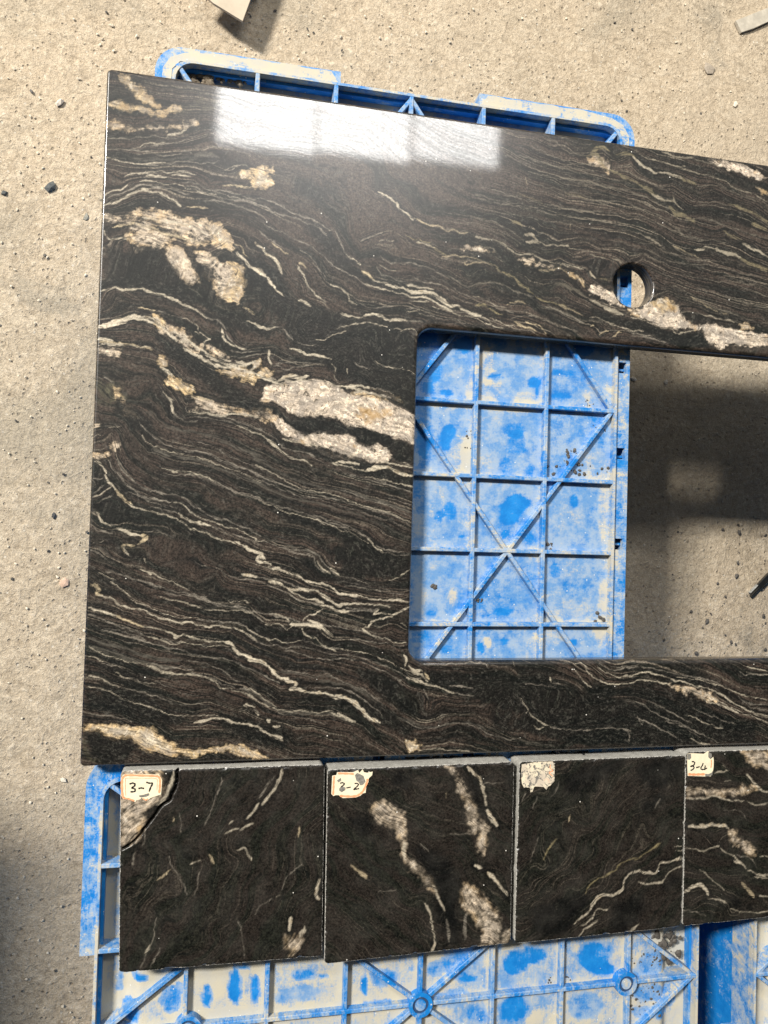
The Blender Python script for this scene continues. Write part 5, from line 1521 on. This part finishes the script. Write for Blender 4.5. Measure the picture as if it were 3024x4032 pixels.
# ------------------------------------------------------------------ crates
PZ = -0.0212     # ribbed base, seen from below (the crates stand upside down)
RT = -0.0152     # tops of the ribs
def crate(cx, cy, long_x, label, dust0, bare, cream, seed, cells=True, plate_h=0.0025, rim=None, caked=()):
    """half sizes: short 0.1965 inside / 0.2122 outside, long 0.260 inside / 0.274 at the corner flanges"""
    root = empty('plastic_crate', (cx, cy, -D), label, 'crate', 'blue plastic crates turned upside down')
    rz = math.radians(90) if long_x else 0
    root.rotation_euler = (0, 0, rz)
    zo = D
    def Zl(z): return z + zo
    # base panel
    nx = int(0.394 / plate_h); ny = int(0.521 / plate_h)
    x = np.linspace(-0.1972, 0.1972, nx); y = np.linspace(-0.2607, 0.2607, ny); X, Y = np.meshgrid(x, y)
    dust = np.full(X.shape, dust0) + (fbm(X, Y, 0.09, seed, 3) - 0.5) * 0.55
    # dust gathers against the ribs
    def near(v, step, w): return np.exp(-(np.abs((v / step + 0.5) % 1 - 0.5) * step / w) ** 2)
    fr = np.maximum(near(X, 0.0655, 0.005), near(Y, 0.0643, 0.005)); dust += 0.22 * fr
    c_, s_ = math.cos(-rz), math.sin(-rz)
    nz = fbm(X, Y, 0.012, seed + 5, 3)
    for lst, sg in ((cream, 0.55), (bare, -0.95)):
        for (px, py, rx, ry, st) in lst:
            wx_, wy_ = at(px, py, PZ); wx_ -= cx; wy_ -= cy
            lx, ly = wx_ * c_ - wy_ * s_, wx_ * s_ + wy_ * c_
            k = 0.000212
            if long_x: rx, ry = ry, rx
            e = np.hypot((X - lx) / (rx * k), (Y - ly) / (ry * k)) + (nz - 0.5) * 1.0
            dust = dust + sg * st * sstep(1.15, 0.8, e) * (dust if sg < 0 else 1)
    Zp = np.full(X.shape, Zl(PZ)) + (fbm(X, Y, 0.02, seed + 9) - 0.5) * 0.0004 - 0.0090 * sstep(0.228, 0.240, np.abs(Y))
    grid_mesh('base_panel', X, Y, Zp, np.ones((ny - 1, nx - 1), bool), {'dust': dust}, M_p1, root, (0, 0, 0))
    # rib lattice: cross ribs, long ribs, full diagonals, rhombus
    b = MB(); w = 0.0036; z0 = Zl(PZ) - 0.0105
    for i in range(-2, 3): b.bar((i * 0.0655, -0.2604), (i * 0.0655, 0.2604), w, z0, Zl(RT))
    for j in range(-3, 4): b.bar((-0.1967, j * 0.0643), (0.1967, j * 0.0643), w, z0, Zl(RT) - 0.0002)
    b.build('rib_grid', M_rib, root)
    b = MB(); A_, B_ = 0.1955, 0.2585
    b.bar((-A_, -B_), (A_, B_), w, z0, Zl(RT) - 0.0004); b.bar((-A_, B_), (A_, -B_), w, z0, Zl(RT) - 0.0006)
    for sx in (-1, 1):
        for sy in (-1, 1): b.bar((sx * A_, 0), (0, sy * B_), w, z0, Zl(RT) - (0.0008 if sx * sy > 0 else 0.0010))
    b.build('diagonal_ribs', M_rib, root)
    for yy in (-0.190, 0.0, 0.190):
        b = MB(); r_o = [(0.0104 * math.cos(2 * math.pi * i / 28), yy + 0.0104 * math.sin(2 * math.pi * i / 28)) for i in range(28)]
        r_i = [(0.0070 * math.cos(2 * math.pi * i / 28), yy + 0.0070 * math.sin(2 * math.pi * i / 28)) for i in range(28)]
        b.prism(r_o, [r_i], z0, Zl(RT) + 0.0014)
        ring = b.build('rib_ring', M_ring, root)
        def disc(rr_, top, nm, mt):
            b = MB(); b.prism([(rr_ * math.cos(2 * math.pi * i / 24), yy + rr_ * math.sin(2 * math.pi * i / 24)) for i in range(24)], [], z0, Zl(RT) + top); b.build(nm, mt, ring)
        disc(0.0069, 0.0003, 'ring_groove', M_groove); disc(0.0047, 0.0010, 'ring_plug', M_rib if dust0 > 0.6 else M_rim)
    # inner lip, flange plate, skirt, outer wall
    b = MB(); b.prism(rrect(0.1990, 0.2625, 0.016), [rrect(0.1965, 0.2602, 0.0145)], Zl(-0.036), Zl(RT) + 0.0002)
    b.build('inner_lip', M_rim, root)
    g_ = 0.0617; ox_, oy_ = 0.2128, 0.2740; r = 0.022; yl = 0.2628
    def arc(sx, sy):
        a0 = {(1, 1): 0, (-1, 1): 90, (-1, -1): 180, (1, -1): 270}[(sx, sy)]
        return [(sx * (ox_ - r) + r * math.cos(math.radians(a0 + 90 * i / 10)), sy * (oy_ - r) + r * math.sin(math.radians(a0 + 90 * i / 10))) for i in range(11)]
    out = arc(1, 1) + [(g_, oy_), (g_, yl), (-g_, yl), (-g_, oy_)] + arc(-1, 1) + arc(-1, -1) + [(-g_, -oy_), (-g_, -yl), (g_, -yl), (g_, -oy_)] + arc(1, -1)
    holes = []
    if cells:
        for sx in (-1, 1):
            for yy in (0.041, -0.0375, 0.12, -0.12):
                holes.append([(sx * 0.2055 - 0.0038, yy - 0.005), (sx * 0.2055 - 0.0038, yy + 0.005), (sx * 0.2055 + 0.0038, yy + 0.005), (sx * 0.2055 + 0.0038, yy - 0.005)])
    b = MB(); b.prism(out, [rrect(0.1991, 0.2626, 0.0161)] + holes, Zl(-0.0225), Zl(-0.0185))
    b.build('flange', rim or M_rim, root)
    for sy, sx in caked:
        lo = [(sx * (g_ + 0.0015 + 0.006 * i), sy * (0.2634 + 0.0006 * math.sin(i * 2.1))) for i in range(20)]
        hi = [(sx * (g_ + 0.008 + 0.0055 * i), sy * (0.2728 + 0.0005 * math.sin(i * 1.3))) for i in range(19)]
        P = lo + [(sx * 0.1935, sy * 0.262), (sx * 0.1995, sy * 0.255), (sx * 0.2005, sy * 0.236), (sx * 0.2075, sy * 0.236), (sx * 0.2068, sy * 0.255), (sx * 0.2010, sy * 0.2645), (sx * 0.190, sy * 0.2695)] + hi[::-1][1:]
        if sum(P[i - 1][0] * P[i][1] - P[i][0] * P[i - 1][1] for i in range(len(P))) < 0: P = P[::-1]
        b = MB(); b.prism(P, [], Zl(-0.0190), Zl(-0.0180)); b.build('dust_cake', M_cream, root)
    b = MB(); b.loopwall(out, 0.0022, Zl(-0.046), Zl(-0.0188), 0.0, -0.0003); b.build('flange_skirt', M_rib, root)
    b = MB(); b.loopwall(rrect(0.1995, 0.2600, 0.016), 0.0025, 0.012, Zl(-0.0226), 0.0070, 0.0)
    for sx in (-1, 1):     # upright stiffeners on the long sides
        for yy in (-0.2, -0.12, -0.04, 0.04, 0.12, 0.2):
            b.add([(sx * 0.2000, yy - .001, Zl(-.024)), (sx * 0.2000, yy + .001, Zl(-.024)), (sx * 0.2125, yy + .001, Zl(-.024)), (sx * 0.2125, yy - .001, Zl(-.024)),
                   (sx * 0.2062, yy - .001, .015), (sx * 0.2062, yy + .001, .015), (sx * 0.2085, yy + .001, .015), (sx * 0.2085, yy - .001, .015)],
                  [(0, 1, 2, 3), (4, 7, 6, 5), (0, 4, 5, 1), (1, 5, 6, 2), (2, 6, 7, 3), (3, 7, 4, 0)])
    b.build('outer_wall', M_wall, root)
    b = MB(); b.loopwall(rrect(0.2115, 0.2720, 0.018), 0.0050, 0.0, 0.0125, 0.0, 0.0); b.build('mouth_rim', M_wall, root)
    return root

c5 = lambda L: [(1550 + a / 1.1255, 1250 + b / 1.1255, rx / 1.1255, ry / 1.1255, s) for a, b, rx, ry, s in L]
c7 = lambda L: [(1600 + a / 1.165, 2700 + b / 1.165, rx / 1.165, ry / 1.165, s) for a, b, rx, ry, s in L]
c6 = lambda L: [(300 + a / 1.185, 2900 + b / 1.185, rx / 1.185, ry / 1.185, s) for a, b, rx, ry, s in L]
bare1 = c5([(310, 120, 48, 48, .95), (150, 310, 24, 22, 1), (235, 335, 36, 20, .8), (190, 245, 35, 50, .7), (450, 265, 40, 14, .8), (625, 285, 30, 30, 1), (635, 330, 8, 25, .9), (245, 520, 38, 40, .9), (235, 565, 28, 25, .9), (200, 880, 22, 26, .8), (245, 860, 36, 40, .75), (535, 835, 70, 52, 1.05), (510, 890, 45, 25, 1.05), (490, 960, 16, 20, .9), (800, 815, 28, 40, .85), (300, 968, 20, 10, 1), (530, 500, 55, 40, .5), (545, 560, 50, 60, .45), (500, 660, 30, 40, .5), (600, 690, 25, 40, .5), (720, 1125, 32, 34, .6), (490, 1300, 60, 26, .7), (165, 1312, 34, 18, .8), (385, 1460, 18, 26, .9), (790, 1435, 24, 14, .9), (490, 1435, 24, 14, .8), (850, 130, 60, 40, .7), (140, 90, 60, 30, .9), (800, 1190, 60, 50, .4), (750, 245, 60, 10, .6), (750, 345, 60, 8, .8), (120, 800, 35, 90, .45), (130, 560, 40, 110, .6), (600, 980, 40, 40, .55), (620, 1150, 40, 60, .35), (110, 1420, 50, 30, .6), (240, 1470, 30, 20, .6), (470, 110, 60, 16, .5)])
cream1 = c5([(260, 1240, 26, 50, .8), (412, 1440, 22, 26, .9), (915, 1390, 30, 60, .6), (900, 330, 60, 100, .45), (830, 380, 60, 60, .4), (880, 640, 90, 90, .35), (430, 320, 60, 70, .5), (600, 370, 90, 40, .45), (330, 620, 40, 100, .45), (280, 600, 60, 90, .3), (420, 210, 40, 100, .5), (340, 330, 30, 60, .4), (925, 860, 25, 120, .4), (930, 1240, 25, 100, .4), (240, 390, 130, 14, .5), (550, 410, 150, 12, .5)])
bare2 = c7([(500, 1270, 60, 48, .95), (590, 1235, 55, 40, .9), (870, 1240, 100, 62, 1), (910, 1300, 60, 30, .9), (500, 1480, 85, 70, .8), (820, 1470, 80, 70, .6), (1225, 1450, 34, 60, .9), (1180, 1510, 50, 30, .8), (290, 1345, 46, 20, .8), (1130, 1265, 75, 60, .55), (1120, 1410, 70, 40, .6), (1060, 1320, 60, 30, .5), (1100, 1500, 90, 30, .5), (200, 1430, 90, 40, .5), (250, 1250, 90, 30, .5), (240, 1330, 40, 14, .4), (330, 1500, 60, 40, .6), (140, 1290, 60, 40, .6)]) + \
    c6([(740, 1160, 26, 80, .95), (742, 1220, 22, 30, .9), (610, 1210, 22, 46, .95), (838, 1180, 22, 60, .9), (790, 1075, 22, 14, .9), (300, 1127, 32, 16, .95), (1065, 1110, 60, 24, .75), (1150, 1120, 22, 10, .8), (250, 1290, 34, 50, .8), (440, 1220, 50, 50, .7), (1345, 1165, 12, 44, .9), (1430, 1130, 60, 40, .55), (1060, 1200, 110, 40, .35), (480, 1180, 30, 40, .5), (1420, 1250, 80, 30, .5), (200, 1180, 14, 40, .6), (140, 3120 - 2900, 30, 10, .5)])
cream2 = c7([(1180, 1170, 70, 60, .7), (1260, 1240, 26, 60, .8), (1250, 1330, 24, 100, .6), (1080, 1540, 50, 24, .9), (1200, 1200, 50, 40, .5), (120, 1250, 60, 20, .4), (590, 1530, 40, 40, .5), (700, 1260, 14, 80, .5)]) + \
    c6([(640, 1120, 60, 80, .5), (350, 1170, 120, 60, .6), (230, 1250, 60, 40, .5), (870, 1070, 50, 60, .5), (650, 1290, 180, 20, .6), (780, 1110, 20, 80, .3)])
crate(0.1496, 0.1153, False, 'blue plastic crate under the vanity top, its ribbed base seen through the sink cutout', 0.47, bare1, cream1, 301, rim=M_rib, caked=[(1, -1), (1, 1)])
crate(0.1793, -0.3970, True, 'dusty blue plastic crate carrying the sample tiles at the bottom', 0.72, bare2, cream2, 302, rim=M_rib)
crate(0.7625, -0.4020, True, 'blue plastic crate in the bottom right corner, mostly out of view', 0.92, [(3010, 3700, 10, 30, .2)], [], 303)
crate(1.0150, 0.0900, False, 'blue plastic crate under the far right end of the vanity top', 0.6, [], [], 304, plate_h=0.006)

for k_ in range(2):  # unseen crate stack, added to cast shade on the lower left floor
    sc_ = crate(-0.735, -0.295, False, ('lower' if k_ == 0 else 'upper') + ' blue plastic crate of an unseen stack added beyond the left border to shade the floor', 0.5, [], [], 310 + k_, plate_h=0.012)
    sc_.location.z = -D + k_ * (D - 0.015)
# ------------------------------------------------------------------ floor and the things on it
def at_f(px, py): return at(px, py, -D)
fxs_ = np.concatenate([np.linspace(-5, -0.62, 12), np.arange(-0.6, 1.2, 0.006), np.linspace(1.22, 5, 12)])
fys_ = np.concatenate([np.linspace(-5, -0.92, 12), np.arange(-0.9, 0.95, 0.006), np.linspace(0.97, 5, 12)])
X, Y = np.meshgrid(fxs_, fys_)
Zf = np.full(X.shape, -D - 0.0012) + (fbm(X, Y, 0.12, 401, 4) - 0.5) * 0.0035 + (fbm(X, Y, 0.016, 402, 2) - 0.5) * 0.0012
fl_o = grid_mesh('floor', X, Y, Zf, np.ones((len(fys_) - 1, len(fxs_) - 1), bool), {}, M_floor, None, (0, 0, 0))
fl_o['kind'] = 'structure'

def rock(bm_v, bm_f, c, r, rr, flat=0.6):
    n0 = len(bm_v); t = (1 + 5 ** .5) / 2
    vs = [(-1, t, 0), (1, t, 0), (-1, -t, 0), (1, -t, 0), (0, -1, t), (0, 1, t), (0, -1, -t), (0, 1, -t), (t, 0, -1), (t, 0, 1), (-t, 0, -1), (-t, 0, 1)]
    fs = [(0, 11, 5), (0, 5, 1), (0, 1, 7), (0, 7, 10), (0, 10, 11), (1, 5, 9), (5, 11, 4), (11, 10, 2), (10, 7, 6), (7, 1, 8), (3, 9, 4), (3, 4, 2), (3, 2, 6), (3, 6, 8), (3, 8, 9), (4, 9, 5), (2, 4, 11), (6, 2, 10), (8, 6, 7), (9, 8, 1)]
    a = rr.random() * 6.28; ex = 0.75 + 0.6 * rr.random()
    for v in vs:
        k = r / 1.9 * (0.7 + 0.6 * rr.random()); x, y, z = v[0] * k * ex, v[1] * k / ex, v[2] * k * flat
        bm_v.append((c[0] + x * math.cos(a) - y * math.sin(a), c[1] + x * math.sin(a) + y * math.cos(a), c[2] + z))
    bm_f += [tuple(i + n0 for i in f) for f in fs]

def pebble(px, py, rpx, colr, label, cat='pebble', name='pebble', flat=0.6):
    x, y = at_f(px, py); r = rpx * 0.000292; v = []; f = []
    rock(v, f, (0, 0, r * 0.35), r, random.Random(int(px * 7 + py)), flat)
    m = plain('stone ' + label[:24], colr, 0.8, var=0.2, scale=400)
    o = mesh_obj(name, v, f, m); o.location = (x, y, -D - 0.0008)
    return tag(o, label, cat, 'loose pebbles on the concrete floor')
pebble(200, 737, 20, (0.10, 0.105, 0.10), 'dark grey angular stone, largest on the floor left of the vanity top')
pebble(233, 405, 15, (0.62, 0.54, 0.44), 'pale cream stone chip on the floor at the upper left')
pebble(17, 760, 12, (0.09, 0.095, 0.09), 'small dark stone at the left border of the photo')
pebble(124, 360, 8, (0.13, 0.12, 0.11), 'tiny dark pebble above the pale cream stone chip')
pebble(212, 2030, 10, (0.06, 0.06, 0.06), 'black pebble at the end of a scratch in the left floor')
pebble(250, 2292, 17, (0.52, 0.36, 0.26), 'pinkish flat stone chip on the floor left of the vanity top', flat=0.25)
pebble(2496, 1492, 13, (0.55, 0.50, 0.42), 'pale pebble beside the crate inside the sink cutout', flat=0.5)
pebble(2622, 1503, 11, (0.45, 0.41, 0.35), 'flat beige pebble in the shade inside the sink cutout', flat=0.3)
pebble(2895, 412, 13, (0.60, 0.52, 0.42), 'round beige pebble on the floor at the upper right', flat=0.6)
pebble(2790, 272, 26, (0.32, 0.27, 0.21), 'broad brown stone half sunk in the floor at the upper right', flat=0.16)
pebble(340, 855, 12, (0.24, 0.23, 0.19), 'grey green stone close to the left edge of the vanity top', flat=0.3)
pebble(248, 3070, 12, (0.60, 0.54, 0.43), 'cream pebble on the floor near the lower left corner of the vanity top', flat=0.4)

def scatter(name, label, cat, boxes, mat, seed, kind='stuff'):
    rr = random.Random(seed); v = []; f = []
    for (px0, px1, py0, py1, n, r0, r1, z, fl) in boxes:
        for _ in range(n):
            px = rr.uniform(px0, px1); py = rr.uniform(py0, py1); x, y = at(px, py, z); r = r0 + (r1 - r0) * rr.random() ** 2.5
            rock(v, f, (x, y, z + r * 0.25 * fl), r, rr, fl)
    return tag(mesh_obj(name, v, f, mat), label, cat, None, kind)
scatter('pale_grit', 'fine pale grit scattered over the concrete floor', 'grit',
        [(-60, 420, 0, 4032, 420, .0004, .0017, -D, .6), (400, 3050, -40, 560, 420, .0004, .0018, -D, .6), (2440, 3050, 1380, 2600, 120, .0004, .0016, -D, .6)], M_grit, 5)
scatter('dark_grit', 'fine dark grit and stone crumbs scattered over the concrete floor', 'grit',
        [(-60, 420, 0, 4032, 60, .0004, .0019, -D, .6), (400, 3050, -40, 560, 60, .0004, .0018, -D, .6), (2600, 3050, 2060, 2600, 55, .0006, .0030, -D, .7)], M_chip, 6)
scatter('black_stone_crumbs', 'black stone crumbs lying in the dusty base of the lower crate', 'debris',
        [(2570, 2680, 3670, 3790, 34, .0008, .0036, PZ, .5), (2480, 2600, 3740, 3800, 20, .0005, .0018, PZ, .5), (2560, 2640, 3680, 3740, 8, .0008, .002, PZ, .5), (2480, 2600, 3870, 4000, 40, .0005, .0016, PZ, .5), (2150, 2250, 3845, 3870, 10, .0006, .0012, PZ, .5)], M_chip, 8)
scatter('grey_crumbs', 'small grey crumbs caught against the ribs inside the sink cutout', 'debris',
        [(2150, 2400, 1830, 1900, 26, .0006, .0022, PZ, .6), (2220, 2280, 1770, 1830, 14, .0006, .0022, PZ, .6), (1830, 1860, 1690, 1790, 8, .0006, .0016, PZ, .6), (2140, 2175, 2140, 2190, 12, .0008, .0028, PZ, .6), (2340, 2380, 2410, 2450, 5, .0015, .0034, PZ, .6), (2330, 2390, 1670, 1700, 8, .0006, .0018, PZ, .6), (2080, 2140, 2450, 2470, 4, .001, .002, PZ, .6), (1700, 1715, 2290, 2320, 4, .0016, .0026, PZ, .6), (1880, 1900, 2350, 2370, 4, .001, .002, PZ, .6), (2300, 2340, 1570, 1600, 6, .0005, .001, PZ, .6)], M_chip, 9)
scatter('mud_clods', 'dry brown mud clods filling the rim of the upper crate', 'dirt',
        [(720, 1010, 262, 330, 70, .0012, .0036, PZ - .006, .8), (720, 830, 270, 345, 40, .0018, .0046, PZ - .006, .8)], M_dirt, 10)

# black plastic stick with a metal end
p0 = np.array(at_f(2948, 2342)); p1 = np.array(at_f(3085, 2200))
dv = p1 - p0; L = np.hypot(*dv); an = math.atan2(dv[1], dv[0])
st = empty('black_plastic_stick', (p0[0], p0[1], -D), 'short black plastic stick with a split pale tip on the floor inside the sink cutout', 'stick')
st.rotation_euler = (0, 0, an)
M_blackp = plain('black plastic', (0.012, 0.013, 0.013), 0.35, var=0.2)
M_tip = plain('scuffed grey plastic', (0.30, 0.30, 0.28), 0.4, var=0.3)
b = MB(); b.bar((0.016, 0), (L, 0), 0.0078, 0.0004, 0.006, -0.001); b.build('shaft', M_blackp, st)
b = MB(); b.bar((0.0, -0.0022), (0.018, -0.0022), 0.0026, 0.0004, 0.0045, 0.0); b.build('lower_prong', M_blackp, st)
b = MB(); b.bar((0.0015, 0.0024), (0.0175, 0.0024), 0.0018, 0.0004, 0.0046, 0.0); b.build('pale_prong', M_tip, st)

# offcut of stone propped above the floor at the top, its shadow falls down right
oz = -D + 0.032
q = [at(955, 82, oz), at(985, 0, oz), at(1060, -220, oz), at(900, -270, oz), at(760, -60, oz), at(840, 12, oz)]
cen = np.mean(np.array(q), 0)
of_ = empty('stone_offcut', (cen[0], cen[1], oz - 0.012), 'beige stone offcut standing above the floor at the top border', 'stone offcut')
P = [(a - cen[0], b_ - cen[1]) for a, b_ in q]
if sum(P[i - 1][0] * P[i][1] - P[i][0] * P[i - 1][1] for i in range(len(P))) < 0: P = P[::-1]
M_beige = plain('dusty beige stone', (0.44, 0.37, 0.28), 0.8, var=0.08, scale=60)
b = MB(); b.prism(P, [], 0.0085, 0.012); b.build('face', M_beige, of_)
b = MB(); b.box(-0.02, 0.03, 0.01, 0.05, -0.0205, 0.0083); b.build('foot', M_sawn, of_)

# flat dusty strip at the upper right
z = -D + 0.001
q = [at_f(2890, 88), at_f(2912, 134), at_f(2960, 118), at_f(3060, 72), at_f(3300, -60), at_f(3270, -120), at_f(3010, 40)]
cen = np.mean(np.array(q), 0); P = [(a - cen[0], b_ - cen[1]) for a, b_ in q]
if sum(P[i - 1][0] * P[i][1] - P[i][0] * P[i - 1][1] for i in range(len(P))) < 0: P = P[::-1]
b = MB(); b.prism(P, [], 0.0, 0.0038)
o = b.build('wood_strip', plain('dusty grey strip', (0.42, 0.38, 0.31), 0.9, var=0.15, scale=90)); o.location = (cen[0], cen[1], -D)
tag(o, 'flat dust covered strip lying on the floor at the upper right corner', 'strip')
